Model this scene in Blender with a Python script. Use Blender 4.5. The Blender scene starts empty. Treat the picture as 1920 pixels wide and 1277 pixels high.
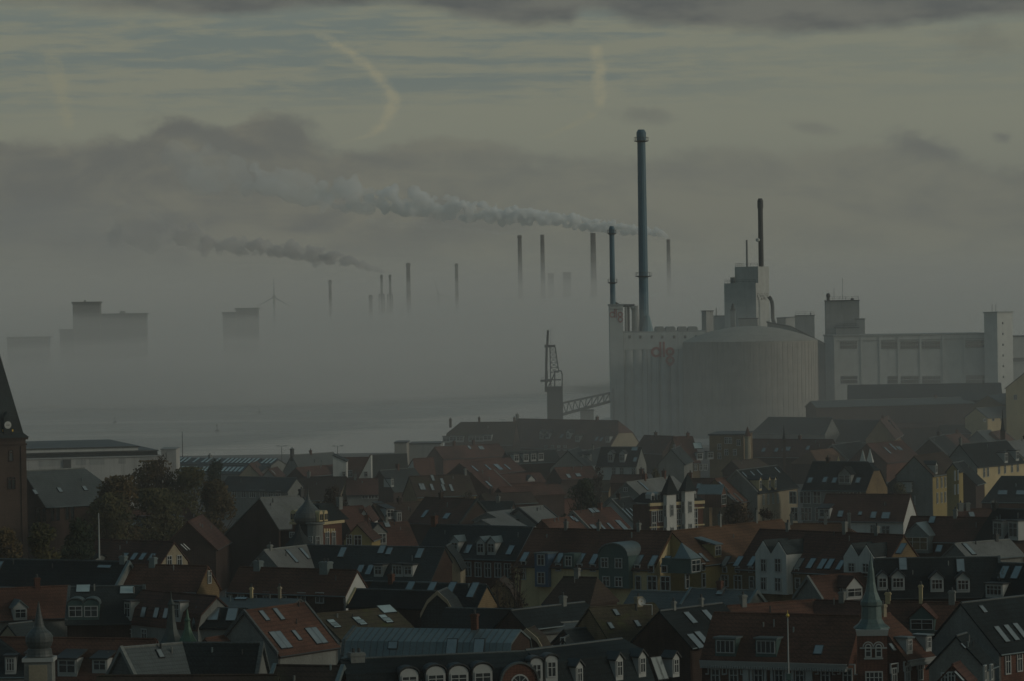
import bpy, bmesh, math, random
from mathutils import Vector, Matrix, noise
R = math.radians
random.seed(7)
scene = bpy.context.scene
col = scene.collection

# ---------------------------------------------------------------- camera
W0, H0 = 1920.0, 1277.0
FPX = 7292.0                      # focal length in photograph pixels
CAM = Vector((0, 0, 45.0))
cam_d = bpy.data.cameras.new('camera')
cam = bpy.data.objects.new('camera', cam_d)
col.objects.link(cam)
scene.camera = cam
cam_d.sensor_width = 36.0
cam_d.lens = 36.0 * FPX / W0
cam_d.clip_start, cam_d.clip_end = 1.0, 40000.0
PITCH, ROLL = -math.atan(78.5 / FPX), R(-0.9)
RM = Matrix.Rotation(R(90) + PITCH, 3, 'X') @ Matrix.Rotation(ROLL, 3, 'Z')
cam.matrix_world = Matrix.Translation(CAM) @ RM.to_4x4()

# ---------------------------------------------------------------- light
SUN_EL, SUN_AZ = R(19), R(104)     # low veiled sun, to the right of the view
EXPO = -1.5
sun_d = bpy.data.lights.new('sun', 'SUN')
sun_d.energy, sun_d.angle, sun_d.color = 2.0, R(10), (1.0, 0.91, 0.77)
sun = bpy.data.objects.new('sun', sun_d)
col.objects.link(sun)
sun.location = (300, 0, 300)
sd = Vector((math.sin(SUN_AZ) * math.cos(SUN_EL), math.cos(SUN_AZ) * math.cos(SUN_EL), math.sin(SUN_EL)))
sun.rotation_euler = (-sd).to_track_quat('-Z', 'Y').to_euler()
vs = scene.view_settings
vs.view_transform, vs.look, vs.gamma, vs.exposure = 'Standard', 'None', 1.0, EXPO
scene.display_settings.display_device = 'sRGB'
cy = scene.cycles
cy.use_denoising = True
cy.max_bounces, cy.diffuse_bounces, cy.glossy_bounces = 10, 2, 2
cy.transmission_bounces, cy.volume_bounces, cy.transparent_max_bounces = 2, 6, 8
cy.volume_step_rate = 1.0
cy.sample_clamp_indirect = 4.0


def ray(px, py):
    """direction of the view through a photograph pixel"""
    return (RM @ Vector(((px - W0 / 2) / FPX, -(py - H0 / 2) / FPX, -1.0))).normalized()


def pt(px, py, Y):
    d = ray(px, py)
    return CAM + d * (Y / d.y)


def ptz(px, py, z):
    d = ray(px, py)
    return CAM + d * ((z - CAM.z) / d.z)


def ptplane(px, py, p0, n):
    d = ray(px, py)
    return CAM + d * ((p0 - CAM).dot(n) / d.dot(n))


def azel(px, py):
    d = ray(px, py)
    return math.degrees(math.atan2(d.x, d.y)), math.degrees(math.asin(d.z))


def gz(y):
    """height of the town ground above the fjord"""
    return 1.2 + 0.9 * max(0.0, min(1.0, (950 - y) / 600))


# ---------------------------------------------------------------- node helper
class G:
    def __init__(self, tree):
        self.t = tree
        self.n = tree.nodes
        for x in list(self.n):
            self.n.remove(x)

    def add(self, kind, **kw):
        nd = self.n.new(kind)
        for k, v in kw.items():
            setattr(nd, k, v)
        return nd

    def put(self, sock, v):
        if isinstance(v, (int, float, tuple, list)):
            if isinstance(v, (tuple, list)) and sock.type == 'RGBA' and len(v) == 3:
                v = tuple(v) + (1.0,)
            sock.default_value = v
        else:
            self.t.links.new(v, sock)

    def m(self, op, a, b=0.0, c=0.0, clamp=False):
        nd = self.add('ShaderNodeMath', operation=op, use_clamp=clamp)
        for i, v in enumerate((a, b, c)):
            self.put(nd.inputs[i], v)
        return nd.outputs[0]

    def xyz(self, x, y, z=0.0):
        nd = self.add('ShaderNodeCombineXYZ')
        for i, v in enumerate((x, y, z)):
            self.put(nd.inputs[i], v)
        return nd.outputs[0]

    def noise(self, vec, scale=1.0, detail=3.0, rough=0.55, dist=0.0, lac=2.0):
        nd = self.add('ShaderNodeTexNoise')
        self.put(nd.inputs['Vector'], vec)
        nd.inputs['Scale'].default_value = scale
        nd.inputs['Detail'].default_value = detail
        nd.inputs['Roughness'].default_value = rough
        nd.inputs['Distortion'].default_value = dist
        nd.inputs['Lacunarity'].default_value = lac
        return nd.outputs['Fac']

    def mapr(self, v, a, b, c=0.0, d=1.0, smooth=True):
        nd = self.add('ShaderNodeMapRange', clamp=True)
        nd.interpolation_type = 'SMOOTHSTEP' if smooth else 'LINEAR'
        for i, x in enumerate((v, a, b, c, d)):
            self.put(nd.inputs[i], x)
        return nd.outputs[0]

    def mix(self, f, a, b, blend='MIX'):
        nd = self.add('ShaderNodeMix', data_type='RGBA', blend_type=blend)
        self.put(nd.inputs[0], f)
        self.put(nd.inputs[6], a)
        self.put(nd.inputs[7], b)
        return nd.outputs[2]

    def ramp(self, f, stops, interp='LINEAR'):
        nd = self.add('ShaderNodeValToRGB')
        cr = nd.color_ramp
        cr.interpolation = interp
        while len(cr.elements) < len(stops):
            cr.elements.new(0.5)
        for e, (p, c) in zip(cr.elements, stops):
            e.position = p
            e.color = tuple(c) + (1.0,) if len(c) == 3 else c
        self.put(nd.inputs[0], f)
        return nd.outputs[0]

    def curve(self, v, pts):
        nd = self.add('ShaderNodeFloatCurve')
        c = nd.mapping.curves[0]
        while len(c.points) < len(pts):
            c.points.new(0.5, 0.5)
        for p, (x, y) in zip(c.points, pts):
            p.location = (x, y)
            p.handle_type = 'AUTO'
        nd.mapping.update()
        self.put(nd.inputs['Value'], v)
        return nd.outputs[0]


# ---------------------------------------------------------------- sky
world = bpy.data.worlds.new('World')
scene.world = world
world.use_nodes = True
g = G(world.node_tree)
out = g.add('ShaderNodeOutputWorld')
bg = g.add('ShaderNodeBackground')
bg.inputs['Strength'].default_value = 0.1
g.t.links.new(bg.outputs[0], out.inputs[0])
sky = g.add('ShaderNodeTexSky', sky_type='NISHITA', sun_disc=False)
sky.sun_elevation, sky.sun_rotation = SUN_EL, SUN_AZ
sky.air_density, sky.dust_density, sky.ozone_density = 1.0, 2.0, 1.5
K = 10.0 * 2 ** (-EXPO)           # picture-linear radiance -> node colour


def sk(r, gg, b, f=1.0):
    def lin(v):
        v /= 255.0
        return v / 12.92 if v <= 0.04045 else ((v + 0.055) / 1.055) ** 2.4
    return tuple(lin(v) * K * f for v in (r, gg, b))


tc = g.add('ShaderNodeTexCoord')
sep = g.add('ShaderNodeSeparateXYZ')
g.put(sep.inputs[0], tc.outputs['Generated'])
dx, dy, dz = sep.outputs
az = g.m('MULTIPLY', g.m('ARCTAN2', dx, dy), 57.29578)
el = g.m('MULTIPLY', g.m('ARCSINE', dz), 57.29578)
el = g.m('ADD', el, g.m('MULTIPLY', az, 0.0))
V = lambda sx, sy, o=0.0: g.xyz(g.m('MULTIPLY', az, sx), g.m('MULTIPLY', el, sy), o)
# clear blue seen between the high clouds: the sky model
blue = g.mix(0.65, sky.outputs[0], sk(104, 122, 124))
low = sk(115, 117, 105)
cream = sk(129, 131, 115)
warp = g.noise(V(0.25, 0.8, 3), 1.0, 3)
st1 = g.noise(g.xyz(g.m('ADD', g.m('MULTIPLY', az, 0.22), g.m('MULTIPLY', warp, 0.9)), g.m('MULTIPLY', el, 3.4), 1.7), 1.0, 5, 0.62)
st2 = g.noise(V(1.1, 8.0, 5.1), 1.0, 5, 0.66, 0.4)
stk = g.m('ADD', g.m('MULTIPLY', st1, 0.6), g.m('MULTIPLY', st2, 0.4))
hi = g.mapr(el, 2.55, 3.25)
gap = g.m('MULTIPLY', g.m('MULTIPLY', g.mapr(stk, 0.58, 0.42), hi), g.mapr(el, 4.6, 4.0, 0.35, 1.0))
gap = g.m('MULTIPLY', gap, g.mapr(az, 5.0, 0.5, 0.4, 1.0))
c = g.mix(g.m('MULTIPLY', gap, 0.75), cream, blue)
c = g.mix(g.mapr(el, 2.7, 1.0), c, low)


def along(pts, lo_, hi_):
    """height of a cloud edge as a function of bearing"""
    ae = sorted(azel(*p) for p in pts)
    a0, a1 = ae[0][0], ae[-1][0]
    q_ = [((x - a0) / (a1 - a0), (e - lo_) / (hi_ - lo_)) for x, e in ae]
    f = g.m('DIVIDE', g.m('SUBTRACT', az, a0), a1 - a0, clamp=True)
    return g.m('MULTIPLY_ADD', g.curve(f, q_), hi_ - lo_, lo_)


# contrails drifting apart in the upper air
def trail(pts, wid, amt, cc, rough=.42):
    global c
    ae = [azel(*p) for p in pts]
    e0, e1 = min(a[1] for a in ae), max(a[1] for a in ae)
    a0, a1 = min(a[0] for a in ae) - 0.01, max(a[0] for a in ae) + 0.01
    q = sorted(((e - e0) / (e1 - e0), (a - a0) / (a1 - a0)) for a, e in ae)
    f = g.m('DIVIDE', g.m('SUBTRACT', el, e0), e1 - e0)
    ax = g.m('MULTIPLY_ADD', g.curve(g.m('MINIMUM', g.m('MAXIMUM', f, 0.0), 1.0), q), a1 - a0, a0)
    nz = g.m('MULTIPLY', g.m('SUBTRACT', g.noise(V(3, 3, wid), 1.5, 6, 0.68), 0.5), rough)
    dd = g.m('ABSOLUTE', g.m('ADD', g.m('SUBTRACT', az, ax), nz))
    mk = g.m('MULTIPLY', g.mapr(dd, wid, wid * 0.1), g.m('MULTIPLY', g.mapr(f, -0.02, 0.15), g.mapr(f, 1.03, 0.9)))
    mk = g.m('MULTIPLY', mk, g.mapr(g.noise(V(4.0, 7.0, wid + 4), 1.0, 6, 0.65), 0.3, 0.62, 0.25, 1.0))
    c = g.mix(g.m('MULTIPLY', mk, amt), c, cc)
trail([(590, 58), (622, 78), (655, 100), (705, 140), (730, 172), (735, 192), (730, 215), (710, 243), (672, 260), (622, 272)], 0.18, 0.66, sk(152, 147, 121), .26)
trail([(1116, 82), (1119, 108), (1126, 130), (1123, 152), (1127, 182), (1126, 208)], 0.14, 0.66, sk(152, 147, 121), .22)
trail([(1118, 206), (1095, 222), (1060, 240), (1008, 262)], 0.16, 0.3, sk(148, 142, 112))
trail([(92, 95), (112, 150), (122, 200), (130, 250)], 0.17, 0.4, sk(148, 143, 115))
# the grey bank of cloud above the fjord
lump2 = g.noise(V(1.0, 1.5, 2.3), 1.0, 6, 0.62)
lump3 = g.noise(V(0.55, 1.5, 6.3), 1.0, 6, 0.6, 0.6)
edge = along([(-40, 250), (60, 256), (120, 262), (200, 245), (270, 240), (330, 214), (420, 240), (490, 206), (560, 222), (610, 286), (680, 275), (760, 268), (900, 260), (1010, 284), (1130, 292), (1300, 272), (1450, 282), (1640, 262), (1720, 252), (1800, 286), (1960, 300)], 1.6, 3.1)
edge = g.m('ADD', edge, g.m('MULTIPLY', g.m('SUBTRACT', lump2, 0.5), 0.85))
bank = g.mapr(g.m('SUBTRACT', edge, el), -0.05, 0.20)
soft = g.mapr(el, 0.1, 1.2)
left = g.mapr(az, 1.0, -3.5)
bamt = g.m('MULTIPLY', bank, g.m('MULTIPLY_ADD', soft, 0.62, 0.25))
bamt = g.m('MULTIPLY', bamt, g.m('MULTIPLY_ADD', left, 0.45, 0.66), clamp=True)
tex = g.mapr(g.m('ADD', g.m('MULTIPLY', lump3, 0.65), g.m('MULTIPLY', lump2, 0.35)), 0.36, 0.62)
grey = g.mix(tex, sk(88, 89, 87), sk(116, 114, 101))
c = g.mix(bamt, c, grey)


def rag(px, py, rx, ry, amt, tilt=0.0, cc=(92, 94, 91)):
    """ragged darker cloud at a bearing and height in the sky"""
    global c
    a_, e_ = azel(px, py)
    u_ = g.m('SUBTRACT', az, a_)
    v_ = g.m('SUBTRACT', g.m('SUBTRACT', el, e_), g.m('MULTIPLY', u_, tilt))
    k_ = math.degrees(1 / FPX)
    r2 = g.m('SQRT', g.m('ADD', g.m('POWER', g.m('DIVIDE', u_, rx * k_), 2.0), g.m('POWER', g.m('DIVIDE', v_, ry * k_), 2.0)))
    nz = g.m('MULTIPLY', g.m('SUBTRACT', g.noise(V(1.6, 2.6, px * 0.01), 1.0, 6, 0.62), 0.5), 2.2)
    c = g.mix(g.m('MULTIPLY', g.mapr(g.m('ADD', r2, nz), 1.1, 0.1), amt), c, sk(*cc))


rag(400, 262, 130, 34, .8, -.35)
rag(545, 262, 75, 60, .7, -.2)
rag(230, 290, 120, 30, .55)
rag(70, 300, 120, 40, .5)
rag(760, 300, 160, 26, .5)
rag(950, 300, 140, 26, .45)
rag(1200, 215, 75, 20, .55, -.1, (100, 102, 96))
rag(1540, 242, 65, 16, .5, -.15, (103, 104, 98))
rag(1745, 278, 115, 28, .75, -.3, (94, 96, 93))
rag(1880, 258, 26, 18, .75, -.3, (94, 96, 93))
rag(1850, 80, 110, 40, .45, 0, (106, 107, 98))
rag(1350, 330, 260, 34, .35, 0, (102, 103, 97))
rag(1780, 400, 200, 40, .3, 0, (102, 103, 97))
rag(120, 420, 240, 60, .4, 0, (94, 98, 98))
# low, cooler murk on the left
c = g.mix(g.m('MULTIPLY', g.mapr(az, -1.0, -7.0), g.mapr(el, 2.2, 0.6, 0.0, 0.55)), c, sk(99, 102, 98))
# stratus along the top
tedge = along([(-40, 12), (60, 10), (160, 22), (300, 30), (420, 34), (560, 18), (700, 14), (860, 34), (1000, 52), (1060, 50), (1110, 26), (1200, 46), (1350, 58), (1500, 66), (1650, 58), (1750, 44), (1960, 30)], 3.6, 4.6)
tedge = g.m('ADD', tedge, g.m('MULTIPLY', g.m('SUBTRACT', g.noise(V(0.9, 2.2, 31.0), 1.0, 6, 0.62), 0.5), 0.35))
topd = g.mapr(g.m('SUBTRACT', el, tedge), -0.06, 0.16)
c = g.mix(g.m('MULTIPLY', topd, g.mapr(az, -7, -4.0, 0.45, 0.95)), c, g.mix(g.mapr(g.noise(V(0.7, 2.0, 41), 1.0, 6), .35, .65), sk(80, 83, 84), sk(104, 105, 99)))
# overhead: even overcast above an added bright band, brighter towards the veiled sun
dn = g.add('ShaderNodeVectorMath', operation='DOT_PRODUCT')
g.put(dn.inputs[0], tc.outputs['Generated'])
dn.inputs[1].default_value = tuple(sd)
glow = g.m('POWER', g.m('MAXIMUM', dn.outputs['Value'], 0.0), 3.0)
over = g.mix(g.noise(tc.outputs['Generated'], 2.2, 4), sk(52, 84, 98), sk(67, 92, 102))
c = g.mix(g.mapr(el, 4.8, 6.0), c, g.mix(g.noise(V(0.2, 0.5, 77.0), 1.0, 4), sk(122, 126, 116), sk(142, 143, 128)))  # pale cloud band out of view, added to brighten the water and fog
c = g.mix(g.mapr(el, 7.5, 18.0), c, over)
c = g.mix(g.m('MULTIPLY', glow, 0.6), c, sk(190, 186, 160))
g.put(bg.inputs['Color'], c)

# ---------------------------------------------------------------- mesh builder
class MB:
    def __init__(self):
        self.v, self.f = [], []

    def add(self, vs, fs):
        o = len(self.v)
        self.v += [Vector(p) for p in vs]
        self.f += [tuple(i + o for i in f) for f in fs]
        return self

    def hexa(self, a, b):
        """closed solid between two matching rings a (bottom) and b (top)"""
        n = len(a)
        fs = [tuple(range(n))[::-1], tuple(range(n, 2 * n))]
        fs += [(i, (i + 1) % n, n + (i + 1) % n, n + i) for i in range(n)]
        return self.add(list(a) + list(b), fs)

    def prism(self, poly, vec):
        vec = Vector(vec)
        return self.hexa(poly, [Vector(p) + vec for p in poly])

    def obox(self, c, u, v, w, a, b, h):
        """box centred at c with half sizes a,b,h along the unit axes u,v,w"""
        c, u, v, w = Vector(c), Vector(u) * a, Vector(v) * b, Vector(w) * h
        return self.hexa([c - u - v - w, c + u - v - w, c + u + v - w, c - u + v - w],
                         [c - u - v + w, c + u - v + w, c + u + v + w, c - u + v + w])

    def box(self, x0, x1, y0, y1, z0, z1):
        return self.hexa([(x0, y0, z0), (x1, y0, z0), (x1, y1, z0), (x0, y1, z0)],
                         [(x0, y0, z1), (x1, y0, z1), (x1, y1, z1), (x0, y1, z1)])

    def cyl(self, p0, p1, r0, r1=None, n=10):
        p0, p1 = Vector(p0), Vector(p1)
        r1 = r0 if r1 is None else r1
        d = (p1 - p0).normalized()
        a = d.orthogonal().normalized()
        b = d.cross(a)
        ring = lambda p, r: [p + (a * math.cos(t) + b * math.sin(t)) * r for t in (2 * math.pi * i / n for i in range(n))]
        return self.hexa(ring(p0, r0), ring(p1, max(r1, 0.004)))

    def lathe(self, c, prof, n=16, rot=0.0, sx=1.0):
        """turn (radius, z) pairs about the vertical through c"""
        c = Vector(c)
        vs, fs = [], []
        for r, z in prof:
            for i in range(n):
                t = 2 * math.pi * (i + 0.5) / n + rot
                vs.append(c + Vector((math.cos(t) * r * sx, math.sin(t) * r, z)))
        m = len(prof)
        fs.append(tuple(range(n))[::-1])
        fs.append(tuple(range((m - 1) * n, m * n)))
        for k in range(m - 1):
            for i in range(n):
                fs.append((k * n + i, k * n + (i + 1) % n, (k + 1) * n + (i + 1) % n, (k + 1) * n + i))
        return self.add(vs, fs)

    def ring(self, c, u, v, ro, ri, th, a0=0.0, a1=2 * math.pi, n=20):
        """flat ring in the plane u,v with thickness th along u x v"""
        c, u, v = Vector(c), Vector(u), Vector(v)
        w = u.cross(v).normalized() * th
        for i in range(n):
            s, t = a0 + (a1 - a0) * i / n, a0 + (a1 - a0) * (i + 1) / n
            P = lambda r, q: c + (u * math.cos(q) + v * math.sin(q)) * r
            self.prism([P(ri, s), P(ro, s), P(ro, t), P(ri, t)], w)
        return self

    def build(self, name, mat, parent=None, origin=None, smooth=False):
        if origin is None:
            origin = parent['_o'] if parent is not None else (0, 0, 0)
        o = Vector(origin)
        me = bpy.data.meshes.new(name)
        me.from_pydata([p - o for p in self.v], [], self.f)
        bm = bmesh.new()
        bm.from_mesh(me)
        bmesh.ops.recalc_face_normals(bm, faces=bm.faces)
        bm.to_mesh(me)
        bm.free()
        if smooth:
            for p in me.polygons:
                p.use_smooth = True
        me.materials.append(mat)
        ob = bpy.data.objects.new(name, me)
        col.objects.link(ob)
        if parent is not None:
            ob.parent = parent
        else:
            ob.location = o
        ob['_o'] = tuple(o)
        return ob


def thing(name, label, cat, loc, group=None):
    o = bpy.data.objects.new(name, None)
    o.empty_display_size = 1.0
    col.objects.link(o)
    o.location = loc
    o['_o'] = tuple(loc)
    return tag(o, label, cat, group)


def tag(o, label=None, cat=None, group=None, kind=None):
    if label:
        o['label'] = label
    if cat:
        o['category'] = cat
    if group:
        o['group'] = group
    if kind:
        o['kind'] = kind
    return o


UP = Vector((0, 0, 1))

# ---------------------------------------------------------------- materials
def newmat(name):
    m = bpy.data.materials.new(name)
    m.use_nodes = True
    q = G(m.node_tree)
    o = q.add('ShaderNodeOutputMaterial')
    b = q.add('ShaderNodeBsdfPrincipled')
    m.node_tree.links.new(b.outputs[0], o.inputs[0])
    return m, q, b


def surf(name, colr, rough=0.8, var=0.35, scale=0.6, course=0.0, spec=0.3, metal=0.0, stain=None, vert=0.0, fine=6.0):
    """weathered surface: base colour with blotches, rain streaks and, for tiles, courses"""
    m, q, b = newmat(name)
    t = q.add('ShaderNodeNewGeometry')
    P = t.outputs['Position']
    n1 = q.noise(P, scale * 0.35, 4, 0.6)
    n2 = q.noise(P, fine, 3, 0.6)
    f = q.m('ADD', q.m('MULTIPLY', n1, 0.6), q.m('MULTIPLY', n2, 0.4))
    lo = tuple(x * (1 - var) for x in colr)
    hi2 = tuple(min(1, x * (1 + var)) for x in colr)
    cc = q.mix(q.mapr(f, 0.32, 0.68), lo, hi2)
    if stain:
        cc = q.mix(q.m('MULTIPLY', q.mapr(q.noise(P, scale * 0.6, 5, 0.65), 0.5, 0.72), 0.7), cc, stain)
    s = q.add('ShaderNodeSeparateXYZ')
    q.put(s.inputs[0], P)
    if vert:
        sv = q.noise(q.xyz(q.m('MULTIPLY', s.outputs[0], 1.6), q.m('MULTIPLY', s.outputs[1], 1.6), q.m('MULTIPLY', s.outputs[2], 0.09)), 1.0, 4, 0.6)
        cc = q.mix(q.m('MULTIPLY', q.mapr(sv, 0.48, 0.75), vert), cc, tuple(x * 0.4 for x in colr))
    if course:
        ph = q.m('FRACT', q.m('DIVIDE', s.outputs[2], course))
        ln = q.mapr(ph, 0.0, 0.35, 0.6, 1.0, smooth=False)
        wv = q.m('FRACT', q.m('DIVIDE', q.m('ADD', s.outputs[0], q.m('MULTIPLY', s.outputs[1], 0.83)), 0.31))
        ln2 = q.mapr(q.m('ABSOLUTE', q.m('SUBTRACT', wv, 0.5)), 0.25, 0.5, 1.0, 0.78, smooth=False)
        cc = q.mix(1.0, cc, q.xyz(q.m('MULTIPLY', ln, ln2), q.m('MULTIPLY', ln, ln2), q.m('MULTIPLY', ln, ln2)), 'MULTIPLY')
        bp = q.add('ShaderNodeBump')
        bp.inputs['Strength'].default_value = 0.5
        bp.inputs['Distance'].default_value = 0.03
        q.put(bp.inputs['Height'], q.m('ADD', ph, q.m('MULTIPLY', n2, 0.6)))
        q.put(b.inputs['Normal'], bp.outputs[0])
    q.put(b.inputs['Base Color'], cc)
    b.inputs['Roughness'].default_value = rough
    b.inputs['Specular IOR Level'].default_value = spec
    b.inputs['Metallic'].default_value = metal
    return m


M = {}
M['red'] = surf('red_roof_tile', (0.088, 0.043, 0.029), 0.85, 0.5, 0.5, 0.36, 0.2, stain=(0.05, 0.032, 0.022), vert=0.45)
M['red2'] = surf('dark_red_roof_tile', (0.072, 0.035, 0.026), 0.85, 0.5, 0.5, 0.36, 0.2, stain=(0.035, 0.027, 0.02), vert=0.45)
M['orange'] = surf('orange_roof_tile', (0.092, 0.050, 0.028), 0.85, 0.5, 0.5, 0.36, 0.2, stain=(0.07, 0.045, 0.025), vert=0.45)
M['brown'] = surf('brown_roof_tile', (0.042, 0.030, 0.023), 0.85, 0.4, 0.5, 0.36, 0.2, stain=(0.04, 0.045, 0.02), vert=0.45)
M['moss'] = surf('mossy_roof_tile', (0.052, 0.044, 0.028), 0.9, 0.5, 0.5, 0.36, 0.2, stain=(0.06, 0.075, 0.02), vert=0.45)
M['slate'] = surf('slate_roof', (0.024, 0.034, 0.036), 0.75, 0.5, 0.4, 0.3, 0.2, vert=0.45)
M['slate2'] = surf('pale_slate_roof', (0.062, 0.075, 0.075), 0.55, 0.3, 0.4, 0.3, 0.4, stain=(0.05, 0.06, 0.055), vert=0.45)
M['black'] = surf('tarred_roof_felt', (0.013, 0.020, 0.022), 0.85, 0.55, 0.4, 0.4, 0.12, vert=0.45)
M['grey'] = surf('grey_fibre_cement_roof', (0.125, 0.13, 0.125), 0.75, 0.25, 0.4, 0, 0.3, stain=(0.10, 0.11, 0.09), vert=0.45)
M['zinc'] = surf('zinc_sheet', (0.115, 0.15, 0.155), 0.42, 0.22, 0.5, 0, 0.5, 0.3, vert=0.3)
M['copper'] = surf('green_copper', (0.075, 0.115, 0.11), 0.55, 0.3, 0.8, 0, 0.4, 0.2, vert=0.4)
M['white'] = surf('white_render', (0.42, 0.43, 0.41), 0.85, 0.12, 0.5, 0, 0.2, vert=0.25)
M['cream'] = surf('cream_render', (0.42, 0.345, 0.20), 0.85, 0.15, 0.5, 0, 0.2, vert=0.25)
M['yellow'] = surf('yellow_render', (0.25, 0.20, 0.085), 0.85, 0.18, 0.5, 0, 0.2, vert=0.25)
M['beige'] = surf('beige_render', (0.24, 0.21, 0.15), 0.85, 0.2, 0.5, 0, 0.2, vert=0.3)
M['stone'] = surf('grey_render', (0.155, 0.165, 0.155), 0.85, 0.25, 0.5, 0, 0.2, vert=0.35)
M['brick'] = surf('red_brick', (0.098, 0.048, 0.034), 0.9, 0.35, 0.8, 0.22, 0.2, vert=0.2)
M['dbrick'] = surf('dark_brick', (0.045, 0.030, 0.024), 0.9, 0.35, 0.8, 0.22, 0.2, vert=0.25)
M['ybrick'] = surf('yellow_brick', (0.17, 0.125, 0.07), 0.9, 0.28, 0.8, 0.22, 0.2, vert=0.25)
M['trim'] = surf('white_paint', (0.30, 0.315, 0.305), 0.6, 0.08, 0.5, 0, 0.3)
M['bluepaint'] = surf('blue_panel', (0.05, 0.10, 0.16), 0.6, 0.15, 0.5, 0, 0.3)
M['greenpaint'] = surf('green_panel', (0.045, 0.085, 0.08), 0.6, 0.15, 0.5, 0, 0.3)
M['bronze'] = surf('dark_bronze', (0.030, 0.045, 0.042), 0.5, 0.3, 0.8, 0, 0.4, 0.2, vert=0.4)
M['green'] = surf('bright_green_copper', (0.045, 0.105, 0.065), 0.5, 0.3, 0.8, 0, 0.4, 0.2, vert=0.4)
M['cbrick'] = surf('weathered_church_brick', (0.062, 0.044, 0.035), 0.9, 0.3, 0.8, 0.22, 0.2, vert=0.3)
M['dark'] = surf('dark_metal', (0.03, 0.035, 0.036), 0.55, 0.2, 0.5, 0, 0.4, 0.2)
M['gold'] = surf('gilded_metal', (0.70, 0.48, 0.10), 0.35, 0.1, 0.5, 0, 0.5, 0.8)
M['conc'] = surf('weathered_concrete', (0.40, 0.415, 0.40), 0.9, 0.14, 0.05, 0, 0.2, vert=0.28, fine=0.4)
M['tank'] = surf('dark_concrete', (0.275, 0.262, 0.235), 0.9, 0.18, 0.04, 0, 0.2, vert=0.5, fine=0.4)
M['conc2'] = surf('grey_concrete', (0.25, 0.26, 0.255), 0.9, 0.15, 0.05, 0, 0.2, vert=0.4, fine=0.4)
M['steel'] = surf('dark_steel', (0.05, 0.055, 0.055), 0.6, 0.25, 0.3, 0, 0.4, 0.3)
M['bluesteel'] = surf('blue_painted_steel', (0.055, 0.125, 0.165), 0.5, 0.14, 0.15, 0, 0.4, vert=0.4)
M['palesteel'] = surf('pale_blue_steel', (0.12, 0.20, 0.23), 0.5, 0.14, 0.15, 0, 0.4)
M['farbrick'] = surf('sooty_chimney_brick', (0.045, 0.040, 0.036), 0.9, 0.2, 0.05, 0, 0.2, fine=0.2)
M['logo'] = surf('red_sign_paint', (0.29, 0.085, 0.075), 0.8, 0.12, 0.3, 0, 0.2)
M['mark'] = surf('faded_dark_paint', (0.16, 0.165, 0.16), 0.8, 0.2, 0.3, 0, 0.2)


def glassmat(name, colr, rough):
    m, q, b = newmat(name)
    n = q.noise(q.add('ShaderNodeNewGeometry').outputs['Position'], 0.9, 2)
    q.put(b.inputs['Base Color'], q.mix(n, tuple(x * 0.6 for x in colr), tuple(x * 1.5 for x in colr)))
    b.inputs['Roughness'].default_value = rough
    b.inputs['Specular IOR Level'].default_value = 0.8
    b.inputs['IOR'].default_value = 1.9
    return m


M['glass'] = glassmat('window_glass', (0.012, 0.018, 0.020), 0.08)
M['sky_glass'] = glassmat('roof_window_glass', (0.13, 0.15, 0.15), 0.15)
M['roof_glass'] = glassmat('frosted_roof_glass', (0.30, 0.36, 0.35), 0.3)
# ---------------------------------------------------------------- setting: water, ground, far shore
def sheet(name, poly, z, mat, kind='structure'):
    mb = MB()
    mb.add([(x, y, z(y) if callable(z) else z) for x, y in poly], [tuple(range(len(poly)))])
    o = mb.build(name, mat)
    o['kind'] = kind
    return o


m, q, b = newmat('fjord_water')
P = q.add('ShaderNodeNewGeometry').outputs['Position']
s = q.add('ShaderNodeSeparateXYZ')
q.put(s.inputs[0], P)
rip = q.noise(q.xyz(q.m('MULTIPLY', s.outputs[0], 0.5), s.outputs[1], 0), 0.6, 4, 0.6)
band = q.noise(q.xyz(q.m('MULTIPLY', s.outputs[0], 0.004), q.m('MULTIPLY', s.outputs[1], 0.014), 2.0), 1.0, 5, 0.62)
# calm water near the town quay, wind ripples farther out
wind = q.m('ADD', q.m('MULTIPLY', q.mapr(q.m('ADD', s.outputs[1], q.m('MULTIPLY', s.outputs[0], -4.4)), 1480, 1720), .36), q.m('SUBTRACT', band, .5))
bp = q.add('ShaderNodeBump')
q.put(bp.inputs['Strength'], q.mapr(wind, 0.0, 0.40, 0.012, 0.35))
bp.inputs['Distance'].default_value = 0.25
q.put(bp.inputs['Height'], rip)
q.put(b.inputs['Normal'], bp.outputs[0])
b.inputs['Base Color'].default_value = (0.022, 0.032, 0.034, 1)
q.put(b.inputs['Roughness'], q.mapr(wind, 0.0, 0.40, 0.05, 0.28))
q.put(b.inputs['IOR'], q.mapr(wind, 0.0, 0.40, 2.1, 1.36))
M['water'] = m
sheet('water', [(-6000, 900), (6000, 900), (6000, 9000), (-6000, 9000)], 0.0, M['water'])

M['ground'] = surf('street_asphalt', (0.05, 0.05, 0.048), 0.9, 0.3, 0.1, 0, 0.3)
M['shore'] = surf('far_shore_grass', (0.05, 0.06, 0.03), 0.95, 0.3, 0.01, 0, 0.2)
mb = MB()
xs, ys = [-600, 600], [-120, 250, 350, 500, 650, 800, 950, 1120]
for i in range(len(ys) - 1):
    mb.add([(-700, ys[i], gz(ys[i])), (900, ys[i], gz(ys[i])), (900, ys[i + 1], gz(ys[i + 1])), (-700, ys[i + 1], gz(ys[i + 1]))], [(0, 1, 2, 3)])
o = mb.build('ground', M['ground'])
o['kind'] = 'structure'
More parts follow.
